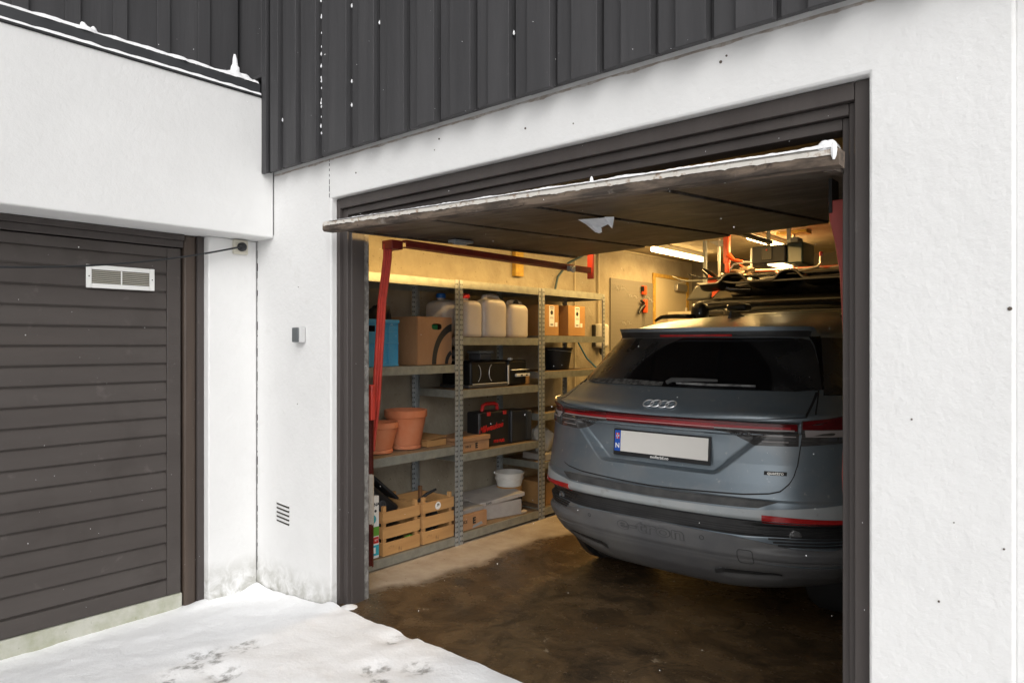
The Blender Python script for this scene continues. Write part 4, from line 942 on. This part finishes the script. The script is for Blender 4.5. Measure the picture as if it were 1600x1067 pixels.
BLKB=mat('black_bumper_band',(.014,.014,.015),.5,0,(.03,.03,.03),9,6)
LRED=mat('dark_red_lamp_glass',(.075,.004,.006),.15,0,(.11,.005,.007),12,3,coat=.5)
LREDB=mat('bright_red_lamp_strip',(.27,.009,.014),.25,0,coat=.4)
LSMK=mat('smoked_lamp_glass',(.035,.033,.033),.15,0,(.07,.068,.066),20,4,coat=.5,stretch=(1,1,6))
LCLR=mat('clear_lamp_strip',(.32,.29,.28),.25,0)
REFL=mat('red_reflector',(.42,.018,.018),.22,0,(.30,.014,.014),14,3)
PLATEM=mat('plate_cream_white',(.70,.68,.64),.45)
PBLUE=mat('plate_blue_band',(.01,.08,.42),.4)
TYRE=mat('tyre_rubber',(.02,.02,.02),.8)
RY=[(.24,.16),(.27,.12),(.32,.075),(.38,.045),(.42,.035),(.425,.025),(.50,.010),(.53,.006),(.60,.0),(.64,.002),(.685,.006),(.70,.018),(.72,.022),(.76,.028),(.85,.045),(.95,.052),(1.0,.055),(1.045,.052),(1.06,.060),(1.085,.095),(1.13,.165),(1.17,.22),(1.25,.31),(1.35,.41),(1.43,.49),(1.445,.485),(1.46,.50),(1.49,.60),(1.52,.75),(1.55,.98),(1.58,1.32),(1.605,1.65),(1.63,2.0)]
WW=[(.24,.80),(.27,.845),(.32,.868),(.45,.900),(.6,.915),(.75,.908),(.9,.900),(1.0,.890),(1.06,.88),(1.12,.845),(1.17,.80),(1.3,.735),(1.43,.665),(1.50,.615),(1.55,.55),(1.59,.46),(1.63,.25)]
LL=[(.24,.6),(1.0,.6),(1.1,.6),(1.2,.62),(1.4,.55),(1.63,.45)]
FY=[(.24,4.25),(.3,4.4),(.5,4.58),(.72,4.57),(.85,4.45),(.93,4.15),(1.0,3.75),(1.05,3.45),(1.2,3.2),(1.35,2.95),(1.48,2.72),(1.56,2.52),(1.6,2.40),(1.63,2.25)]
def I(t,z): return float(np.interp(z,[p[0] for p in t],[p[1] for p in t]))
NE=2.7
TAB={}
def contour(z):
    k=round(z,4)
    if k in TAB: return TAB[k]
    w,r,l=I(WW,z),I(RY,z),I(LL,z)
    x=w*(np.sin(np.linspace(0,math.pi/2,400))**(2/NE)); x=np.unique(np.concatenate([np.linspace(0,.9*w,200),x]))
    y=r+l*(1-np.clip(1-(x/w)**NE,0,1)**(1/NE))
    x=np.append(x,[w,w]); y=np.append(y,[max(r+l+.01,2.3),2.6]); a=np.concatenate([[0],np.cumsum(np.hypot(np.diff(x),np.diff(y)))])
    TAB[k]=(a,x,y); return TAB[k]
def sst(t): t=max(0,min(1,t)); return t*t*(3-2*t)
def disp(a,z):
    a=abs(a); d=0
    # number plate recess
    top=.985; wb=.30+(z-.79)*(.49-.30)/(.955-.79)
    d+=.052*sst((z-.785)/.022)*sst((top-z)/.012)*sst((wb-a)/.055+.5)*(1-.35*sst((z-.80)/.16))
    # lamp bar sits under a crease
    d+=.012*sst((z-.992)/.004)*sst((1.043-z)/.006)*sst((.95-a)/.05)
    # crease swelling toward the shoulders
    d-=.012*math.exp(-((z-1.065)/.018)**2)*sst((a-.12)/.35)
    # black band inset
    d+=.020*sst((z-.525)/.008)*sst((.602-z)/.006)
    # step below tailgate seam (ledge)
    d-=.010*sst((.695-z)/.006)*sst((z-.60)/.02)*sst((.60-a)/.08)
    # lower bumper corner scoop under the reflector
    d+=.022*sst((z-.455-.0*a)/.02)*sst((.585-z)/.01)*sst((a-.42)/.22)
    # slim diffuser scallops
    d+=.012*sst((z-.30)/.02)*sst((.355-z)/.02)*sst((a-.30)/.05)*sst((.62-a)/.05)
    # spoiler lip
    d-=.045*math.exp(-((z-1.456)/.0075)**2)*sst((.66-a)/.08)
    return d
def P0(a,z):
    A_,X_,Y_=contour(z); s=1 if a>=0 else -1
    return Vector((s*float(np.interp(abs(a),A_,X_)),float(np.interp(abs(a),A_,Y_)),z))
def PN(a,z,off=0,loc=True):
    e=.004; p=P0(a,z); ta=P0(a+e,z)-P0(a-e,z); z1,z2=min(1.625,z+e),max(.242,z-e); tz=P0(a,z1)-P0(a,z2)
    n=ta.cross(tz); n.normalize()
    if n.y>0 and abs(a)<.7: n=-n
    if (n.x*a<0 and abs(a)>=.7): n=-n
    q=p+n*(off-disp(a,z))
    lift=.032*sst((abs(a)-.30)/.5)*sst((.40-z)/.15)
    return Vector((q.x+X0,q.y+Y0,q.z+lift))
CAR=thing('parked_car',(X0,Y0+2.2,0),'dusty blue grey electric car parked nose in, seen from behind','car')
zs=[.24,.255,.27,.29]+[.30+.0125*i for i in range(92)]; zs=[z for z in zs if z<1.44]+[1.438,1.444,1.45,1.456,1.462,1.47,1.48,1.495,1.51,1.525,1.54,1.555,1.57,1.585,1.60,1.615,1.63]
zs=sorted(set(round(z,4) for z in zs+[.985,.99,.994,1.0,1.036,1.04,1.046,1.052,.597,.602,.606,.520,.527,.534,.69,.696,.702,.79,.80,.81]))
na=110
vs=[];rows=[]
for z in zs:
    A_,X_,Y_=contour(z); w=I(WW,z); r=I(RY,z)+I(LL,z); fyy=I(FY,z)
    ac=float(np.interp(r,Y_[len(Y_)//2:],A_[len(Y_)//2:])) if False else A_[-3]
    row=[]
    for i in range(na+1):
        a=-ac+2*ac*i/na; row.append(tuple(PN(a,z)))
    fl_=min(.95,(fyy-r)*.6)
    side=[(w,r+(fyy-fl_-r)*k/14) for k in range(1,14)]
    fr_=[(w*math.sin(t)**(2/2.3) if t>0 else 0,fyy-fl_*(1-max(0,math.cos(t))**(2/2.3))) for t in [math.pi/2*(1-k/16) for k in range(17)]]
    pts=side+fr_; pts2=pts+[(-x,y) for x,y in reversed(pts[:-1])]
    row+=[(X0+x,Y0+y,z) for x,y in pts2]
    rows.append(len(row)); vs+=row
k=rows[0]; fs=[(j*k+i,j*k+(i+1)%k,(j+1)*k+(i+1)%k,(j+1)*k+i) for j in range(len(zs)-1) for i in range(k)]
fs+=[tuple(range(k-1,-1,-1)),tuple((len(zs)-1)*k+i for i in range(k))]
m=M(); m.add(vs,fs); m.build('body',PAINT,CAR,smooth=True,angle=60)
def interp(t,x): return I(t,x)
def coons(name,zb,zt,al,ar,mat_,off,nu=60,nv=12,th=.010,parent=CAR,smooth=True):
    """panel over the body: zb/zt give heights by a-fraction, al/ar the side limits by height-fraction"""
    m=M()
    def f(u,v):
        l,r_=interp(al,v),interp(ar,v); 
        a=l+(r_-l)*u; b_,t_=interp(zb,a),interp(zt,a); return PN(a,b_+(t_-b_)*v,off)
    m.grid(f,nu,nv); base=len(m.v)
    # skirt
    ring=[(i,0) for i in range(nu)]+[(nu,j) for j in range(nv)]+[(nu-i,nv) for i in range(nu)]+[(0,nv-j) for j in range(nv)]
    inner=[]
    for (i,j) in ring:
        u,v=i/nu,j/nv; l,r_=interp(al,v),interp(ar,v); a=l+(r_-l)*u; b_,t_=interp(zb,a),interp(zt,a); inner.append(tuple(PN(a,b_+(t_-b_)*v,off-th)))
    n=len(ring); m.v+=inner
    for q in range(n):
        q2=(q+1)%n; m.f.append((ring[q][1]*(nu+1)+ring[q][0],ring[q2][1]*(nu+1)+ring[q2][0],base+q2,base+q))
    return m.build(name,mat_,parent,smooth=smooth,angle=50)
c1=lambda v:[(0,v)]
# tailgate: inner black gap then the painted panel
TB=[(-.67,.80),(-.645,.765),(-.61,.742),(-.56,.728),(-.45,.716),(0,.700),(.45,.716),(.56,.728),(.61,.742),(.645,.765),(.67,.80)]
def sh(t,dz_): return [(a,z+dz_) for a,z in t]
TG_l=[(0,-.60),(.05,-.635),(.12,-.655),(.3,-.668),(1,-.685)]; TG_r=[(v,-a) for v,a in TG_l]
coons('tailgate_gap',sh(TB,-.007),c1(.995),[(v,a-.006) for v,a in TG_l],[(v,a+.006) for v,a in TG_r],HOLE,.0015,120,40)
gate=coons('tailgate',TB,c1(.990),TG_l,TG_r,PAINT,.0065,220,90)
coons('tailgate_step',[(-.62,.655),(-.5,.66),(0,.652),(.5,.66),(.62,.665)],[(-.62,.690),(0,.6925),(.62,.690)],[(0,-.52),(1,-.60)],[(0,.52),(1,.60)],mat('dark_load_sill',(.035,.036,.038),.55,0,(.07,.07,.068),14,7),.002,60,6)
# shoulder crease panel above the lamp bar, painted like the tailgate
CRB=[(-.70,1.062),(-.5,1.050),(-.2,1.044),(0,1.043),(.2,1.044),(.5,1.050),(.70,1.062)]
coons('crease_gap',sh(CRB,-.002),c1(1.170),[(0,-.705),(1,-.715)],[(0,.705),(1,.715)],HOLE,.001,70,10)
coons('upper_tailgate',CRB,c1(1.166),[(0,-.695),(1,-.700)],[(0,.695),(1,.700)],PAINT,.006,80,16)
# rear glass
GB=[(-.74,1.19),(-.6,1.178),(0,1.174),(.6,1.172),(.74,1.18)]; GT=[(-.64,1.405),(-.55,1.425),(-.4,1.431),(0,1.433),(.4,1.431),(.55,1.425),(.64,1.405)]
coons('rear_glass',GB,GT,[(0,-.728),(.5,-.680),(.85,-.635),(1,-.60)],[(0,.728),(.5,.680),(.85,.635),(1,.60)],GLASS,.0045,70,24)
coons('frozen_dust',[(-.62,1.176),(.62,1.176)],[(-.62,1.194),(-.45,1.2),(-.3,1.203),(-.1,1.197),(.1,1.20),(.62,1.19)],c1(-.60),c1(-.06),mat('frosty_dust',(.10,.10,.095),.9,0,(.02,.02,.02),40,8,.42,.58),.0056,40,3,th=.001)
for s_ in (-1,1):
    # pillar line between glass and side
    pl=[(0,.735),(.5,.69),(1,.65)]; A_=[(v,s_*a) for v,a in pl]; B_=[(v,s_*(a+.007)) for v,a in pl]
    coons('pillar_seam',c1(1.07),c1(1.44),A_ if s_>0 else B_,B_ if s_>0 else A_,HOLE,.0025,2,20)
    l=[(0,.745),(.5,.70),(1,.66)]; r_=[(0,1.35),(1,1.30)]
    P_=lambda t:sorted([(v,s_*a) for v,a in t])
    coons('rear_quarter_glass',c1(1.155),c1(1.43),P_(l) if s_>0 else P_(r_),P_(r_) if s_>0 else P_(l),GLASS,.003,24,14)
# side windows further forward
for s_ in (-1,1):
    m=M()
    def sw_(u,v):
        z=1.13+.30*v; y=1.15+ (2.10-1.15)*u + (0 if u<1 else 0); return (X0+s_*(I(WW,z)+.004),Y0+1.2+u*1.55-.35*v*u,z)
    m.grid(sw_,20,8); m.build('side_window',GLASS,CAR,smooth=True)
for s_ in (-1,1):
    l=[(0,.722),(.5,.675),(.85,.63),(1,.59)]; r_=[(0,.742),(.5,.697),(1,.657)]
    coons('pillar_cover',c1(1.18),c1(1.436),P_(l) if s_>0 else P_(r_),P_(r_) if s_>0 else P_(l),BLKG,.0030,6,16)
coons('spoiler_shade_strip',c1(1.4335),c1(1.4495),c1(-.60),c1(.60),BLKB,.0025,60,5,th=.004)  # added black strip: painted shade under the spoiler lip, not a trim part
# windscreen
m=M()
def wsn(u,v):
    z=1.07+.46*v; a=(u-.5)*2; w=I(WW,z)*.93; fyy=I(FY,z); fl_=min(.95,(fyy-I(RY,z)-I(LL,z))*.6)
    x=w*a; y=fyy-fl_*(1-max(0,1-abs(x/I(WW,z))**2.3)**(1/2.3)); return (X0+x,Y0+y+.006,z+.004)
m.grid(wsn,30,10); m.build('windscreen',GLASS,CAR,smooth=True)
# lamps
BOT=[(-1.02,.972),(-.86,.952),(-.67,.938),(-.485,.935),(-.42,.962),(-.38,.984),(-.30,.996),(.30,.996),(.38,.984),(.42,.962),(.485,.935),(.67,.938),(.86,.952),(1.02,.972)]
BU=c1(1.0005)
for s_ in (-1,1):
    q=lambda a,b_:( [(0,min(s_*a,s_*b_))],[(0,max(s_*a,s_*b_))] )
    L_,R_=q(.30,.672); T=coons('tail_lamp',BOT,c1(1.041),L_,R_,LSMK,.0095,40,10)
    coons('red_lens',c1(1.006),c1(1.0385),*q(.30,.668),LRED,.0125,36,4,parent=T)
    coons('light_strip',c1(1.003),c1(1.009),*q(.30,.655),LCLR,.0142,30,2,parent=T)
    coons('red_strip',c1(1.010),c1(1.022),*q(.30,.64),LREDB,.0142,30,2,parent=T)
    for k,(zz,a0,a1,mm) in enumerate(((.978,.44,.66,LCLR),(.962,.47,.66,GRYP),(.953,.52,.63,LCLR))): coons('lamp_rib',c1(zz),c1(zz+.0035),*q(a0,a1),mm,.0115,16,2,parent=T)
    L_,R_=q(.684,1.01); T=coons('outer_tail_lamp',BOT,[(-1.02,1.075),(-.7,1.048),(.7,1.048),(1.02,1.075)],L_,R_,LSMK,.0085,40,10)
    coons('red_lens',c1(1.012),[(-1.0,1.070),(-.7,1.046),(.7,1.046),(1.0,1.070)],*q(.69,1.0),LRED,.0115,30,5,parent=T)
    coons('light_strip',c1(.980),c1(1.010),*q(.70,.93),LCLR,.0125,24,2,parent=T)
    for k in range(3):
        a0=.80+.05*k; coons('lamp_segment',c1(.962),c1(.982),[(0,min(s_*a0,s_*(a0+.040)))],[(0,max(s_*a0,s_*(a0+.040)))],GRYP,.0105,6,3,parent=T)
    # bumper reflectors and corner vents
    L_,R_=q(.535,.90); T=coons('bumper_reflector',[(-.9,.592),(-.535,.590),(.535,.590),(.9,.592)],[(-.9,.618),(-.535,.632),(.535,.632),(.9,.618)],L_,R_,REFL,.006,40,5)
    for k in range(6):
        zz=.485+.016*k; coons('vent_fin',c1(zz),c1(zz+.006),*q(.60-.02*k,.95),BLKB,.008,24,2)
    c=PN(s_*.68,.535,.004); n_=(PN(s_*.68,.535,.02)-c).normalized()
    rot=n_.to_track_quat('Z','Y').to_matrix().to_4x4(); mm=Matrix.Translation(c)@rot
    a_=M().lathe((0,0,0),[(.026,0),(.026,.010),(.021,.012),(.019,.006),(.001,.009)],20); a_.v=[tuple(mm@Vector(p)) for p in a_.v]; a_.build('fog_lamp',mat('fog_lens',(.10,.10,.10),.2,coat=.5),CAR)
coons('light_bar',c1(.996),c1(1.0405),c1(-.2995),c1(.2995),LRED,.0095,60,8)
coons('light_bar_red',c1(1.011),c1(1.025),c1(-.2990),c1(.2990),LREDB,.0125,60,4)
coons('light_bar_edge',c1(1.006),c1(1.0105),c1(-.2990),c1(.2990),mat('pale_pink_strip',(.55,.22,.22),.3),.0135,60,2)
# lower body dust, bumper plastics
BT=[(-1.0,.600),(-.6,.602),(0,.601),(.6,.602),(1.0,.600)]
coons('bumper_skin',sh(BT,.003),[(-.95,.69),(-.62,.66),(-.5,.6505),(0,.645),(.5,.6505),(.62,.66),(.95,.69)],c1(-.92),c1(.92),DUSTP,.0015,110,8,th=.002)
coons('black_band',[(-1.0,.525),(0,.530),(1.0,.525)],[(-1,.5995),(0,.5995),(1,.5995)],c1(-1.0),c1(1.0),BLKB,.003,120,10)
for zz in (.541,.552,.563): coons('band_groove',[(-1,zz-.004),(0,zz),(1,zz-.004)],[(-1,zz-.001),(0,zz+.0035),(1,zz-.001)],c1(-.50),c1(.50),HOLE,.0045,60,2)
bump=coons('rear_bumper',c1(.405),[(-1.05,.50),(-.85,.470),(-.66,.475),(-.52,.505),(-.40,.523),(0,.5295),(.40,.523),(.52,.505),(.66,.475),(.85,.470),(1.05,.50)],c1(-1.05),c1(1.05),CLADD,.006,130,14)
coons('lower_bumper',c1(.245),[(-1.05,.385),(-.7,.392),(-.5,.4015),(0,.404),(.5,.4015),(.7,.392),(1.05,.385)],c1(-1.05),c1(1.05),CLADL,.001,120,16)
for s_ in (-1,1):
    coons('diffuser_slot',[(-.62,.335),(-.30,.318),(.30,.318),(.62,.335)],[(-.62,.340),(-.46,.345),(-.30,.338),(.30,.338),(.46,.345),(.62,.340)],c1(min(s_*.30,s_*.60)),c1(max(s_*.30,s_*.60)),BLKB,.006,24,4)
m=M()
def surf_mtx(a,z,off):
    c=PN(a,z,off); n_=(PN(a,z,off+.02)-c).normalized(); up=(PN(a,z+.01,off)-PN(a,z-.01,off)).normalized(); xx=up.cross(n_).normalized(); up=n_.cross(xx)
    mm=Matrix((xx,up,n_)).transposed().to_4x4(); return Matrix.Translation(c)@mm
# embossed lettering: thin outline letters wrapped on the bumper
def wraptext(name,s,m_,parent,a0,z0,size,off,ext=.0008,bold=0,shear=0,sx=1,outline=None):
    t=text(name,s,m_,parent,Matrix.Identity(4),size,ext=ext,bold=bold,shear=shear,sx=sx)
    base=wloc(parent)
    for v in t.data.vertices:
        x,y,z=v.co.x+base.x,v.co.y+base.y,v.co.z+base.z
        p=PN(a0+x,z0+y,off+z); v.co=p-base
    return t
EMB=mat('letter_outline_shadow',(.060,.060,.063),.6)
wraptext('embossed_letters','e-tron',EMB,bump,-.010,.487,.086,.0070,bold=.0032,sx=1.7)
wraptext('embossed_face','e-tron',CLADD,bump,-.010,.487,.086,.0088,bold=.0000,sx=1.7)
wraptext('badge','quattro',SILV,gate,.580,.8145,.020,.0105,bold=.0004,sx=1.15)
coons('badge_back',c1(.8055),c1(.8225),c1(.532),c1(.628),HOLE,.0085,12,2,th=.003,parent=gate)
# four rings
for k in range(4):
    mm=surf_mtx(-.0+.042*(k-1.5),1.088,.0115); pts=[mm@Vector((.0275*math.cos(t),.0275*math.sin(t),.0015*(k%2))) for t in [2*math.pi*i/36 for i in range(36)]]
    M().tube(pts,.0036,8,closed=True).build('badge_ring',CHROME,CAR)
# number plate
mm=surf_mtx(.004,.893,.002)
PL=thing('tmp',(X0,Y0,0),'x','x'); bpy.data.objects.remove(PL)
yq=PN(0,.89,0).y-.012
fm=Matrix.Translation(Vector((X0+.012,yq,.895)))@Matrix.Rotation(R(90-4),4,'X')
def pl(x0,z0,x1,z1,d0,d1): 
    a_=M(); a_.box(x0,z0,d0,x1,z1,d1,mt=fm); return a_
fr_=pl(-.268,-.074,.268,.062,-.006,.006).build('plate_holder',BLK,CAR,bevel=.003)
pp=pl(-.225,-.053,.258,.054,.0065,.0085).build('number_plate',PLATEM,CAR,bevel=.001)
bp_=pl(-.260,-.053,-.2255,.054,.0065,.0087).build('blue_band',PBLUE,pp)
text('country_letter','N',WHITE,pp,fm@Matrix.Translation((-.2425,-.026,.0092)),.034,ext=.0003,bold=.001)
pl(-.253,.010,-.232,.040,.0088,.0092).build('flag',REDP,pp)
f2=M(); 
f2.box(-.253,.0215,.0093,-.232,.0285,.0095,mt=fm).box(-.247,.010,.0093,-.2415,.040,.0095,mt=fm); f2.build('flag_white_cross',WHITE,pp)
f3=M(); f3.box(-.253,.0235,.0096,-.232,.0265,.0098,mt=fm).box(-.2455,.010,.0096,-.243,.040,.0098,mt=fm); f3.build('flag_blue_cross',PBLUE,pp)
text('dealer_name','mollerbil.no',WHITE,fr_,fm@Matrix.Translation((.0,-.0645,.0065)),.021,ext=.0003,bold=.0004)
# wiper, brake light, sensors
mm_=lambda a,z,o:tuple(PN(a,z,o))
T=M().tube([mm_(-.03,1.186,.018),mm_(.0,1.192,.028),mm_(.10,1.196,.028),mm_(.24,1.196,.028)],[.012,.013,.011,.007],8).build('wiper_arm',mat('dusty_black',(.05,.05,.05),.6),CAR)
M().tube([mm_(.02,1.188,.012),mm_(.2,1.186,.012),mm_(.42,1.186,.012)],[.006,.007,.005],6).build('blade',mat('snowy_wiper_blade',(.22,.22,.22),.7,0,(.07,.07,.07),20,5,.4,.6),T)
coons('brake_light',c1(1.440),c1(1.4455),c1(-.21),c1(.21),REFL,.006,30,3)
for (a,z,w_) in ((.262,.492,.010),(-.38,.492,.009)):
    mm=surf_mtx(a,z,.0068); M().tube([mm@Vector((w_*math.cos(t),w_*math.sin(t),0)) for t in [2*math.pi*i/20 for i in range(20)]],.0012,5,closed=True).build('parking_sensor',HOLE,CAR)
m=M(); pts=[]
for i in range(40):
    t=2*math.pi*i/40; c_,s__=math.cos(t),math.sin(t); a=.455+.034*abs(c_)**.35*(1 if c_>0 else -1); z=.428+.034*abs(s__)**.35*(1 if s__>0 else -1); pts.append(PN(a,z,.0075 if z>.405 else .003))
M().tube(pts,.0013,5,closed=True).build('tow_cover',HOLE,CAR)
# roof rails, antenna
for s_ in (-1,1):
    def rp(y):
        t=(y-1.12)/1.43; xx=.585-.03*t; return (X0+s_*xx,Y0+y,1.555+.045*math.sin(max(0,min(1,t))*math.pi)**.35)
    M().tube([rp(1.12+1.43*i/20) for i in range(21)],[.010+.008*math.sin(math.pi*i/20)**.5 for i in range(21)],8).build('roof_rail',BLKG,CAR)
for y in (1.72,2.3):
    M().tube([(X0-.56,Y0+y,1.65),(X0-.3,Y0+y,1.675),(X0+.3,Y0+y,1.675),(X0+.56,Y0+y,1.65)],.018,8).build('roof_bar',BLK,CAR)
    for s_ in (-1,1): M().box(X0+s_*.55-.06,Y0+y-.06,1.57,X0+s_*.55+.06,Y0+y+.06,1.70).build('bar_foot',BLK,CAR,bevel=.045,seg=4)
M().add([(X0-.012,Y0+.95,1.55),(X0+.012,Y0+.95,1.55),(X0+.016,Y0+1.15,1.57),(X0-.016,Y0+1.15,1.57),(X0-.002,Y0+.97,1.60),(X0+.002,Y0+.97,1.60)],[(0,1,2,3),(0,1,5,4),(1,2,5),(3,0,4),(2,3,4,5)]).build('antenna_fin',PAINT,CAR)
M().box(X0-.26,Y0+1.5,1.622,X0-.12,Y0+1.62,1.672).build('carrier_clamp',BLK,CAR,bevel=.02,seg=3)
# wheels
for (y,) in ((.89,),(3.60,)):
    for s_ in (-1,1):
        xo=X0+s_*.915
        M().lathe((X0+s_*.78,Y0+y,.42),[(.43,s_*0),(.43,s_*.040),(.39,s_*.050)],40,'X').build('wheel_arch',BLKB,CAR)
        w=M().lathe((X0+s_*.55,Y0+y,.365),[(.25,0),(.355,.0*s_),(.368,s_*.03),(.368,s_*.20),(.350,s_*.235),(.26,s_*.24)],44,'X').build('wheel',TYRE,CAR)
        r_=M(); r_.lathe((X0+s_*.77,Y0+y,.365),[(.07,s_*.022),(.06,s_*.03),(.01,s_*.03)],20,'X')
        r_.lathe((X0+s_*.77,Y0+y,.365),[(.262,s_*.0),(.262,s_*.022),(.245,s_*.022),(.24,s_*.0)],40,'X')
        for q in range(5):
            mt=Matrix.Translation(Vector((X0+s_*.785,Y0+y,.365)))@Matrix.Rotation(2*math.pi*q/5,4,'X'); r_.box(-.008,-.024,.05,.008,.024,.25,mt=mt)
        r_.build('rim',SILV,w)
for s_ in (-1,1):
    M().box(X0+s_*.93,Y0+2.95,1.08,X0+s_*1.06,Y0+3.03,1.19).build('mirror',PAINT,CAR,bevel=.03,seg=3)
M().box(X0-.6,Y0+.7,.21,X0+.6,Y0+4.1,.2395).build('underbody',BLK,CAR)
# ------------------------------------------------------------ falling snow
rn=random.Random(11); m=M()
for i in range(650):
    t=rn.uniform(.9,2.0); ang=math.atan2(920,1077)+rn.uniform(-.75,.75); d_=rn.uniform(.9,4.2); x=-math.sin(ang)*d_; y=math.cos(ang)*d_; z=1.4+d_*rn.uniform(-.55,.55)
    if y>2.0 or x<-3.6 or z<.1: continue
    r_=rn.uniform(.0004,.0009)
    o_=[Vector((rn.uniform(-1,1),rn.uniform(-1,1),rn.uniform(-1,1)))*r_*.4 for _ in range(6)]
    pt=[Vector(p)*r_+Vector((x,y,z))+q for p,q in zip(((1,0,0),(-1,0,0),(0,1,0),(0,-1,0),(0,0,1.3),(0,0,-1.3)),o_)]
    m.add(pt,[(0,2,4),(2,1,4),(1,3,4),(3,0,4),(2,0,5),(1,2,5),(3,1,5),(0,3,5)])
tag(m.build('falling_snow',SNOW),'tiny snowflakes falling in the air before the garage','snow',kind='stuff')
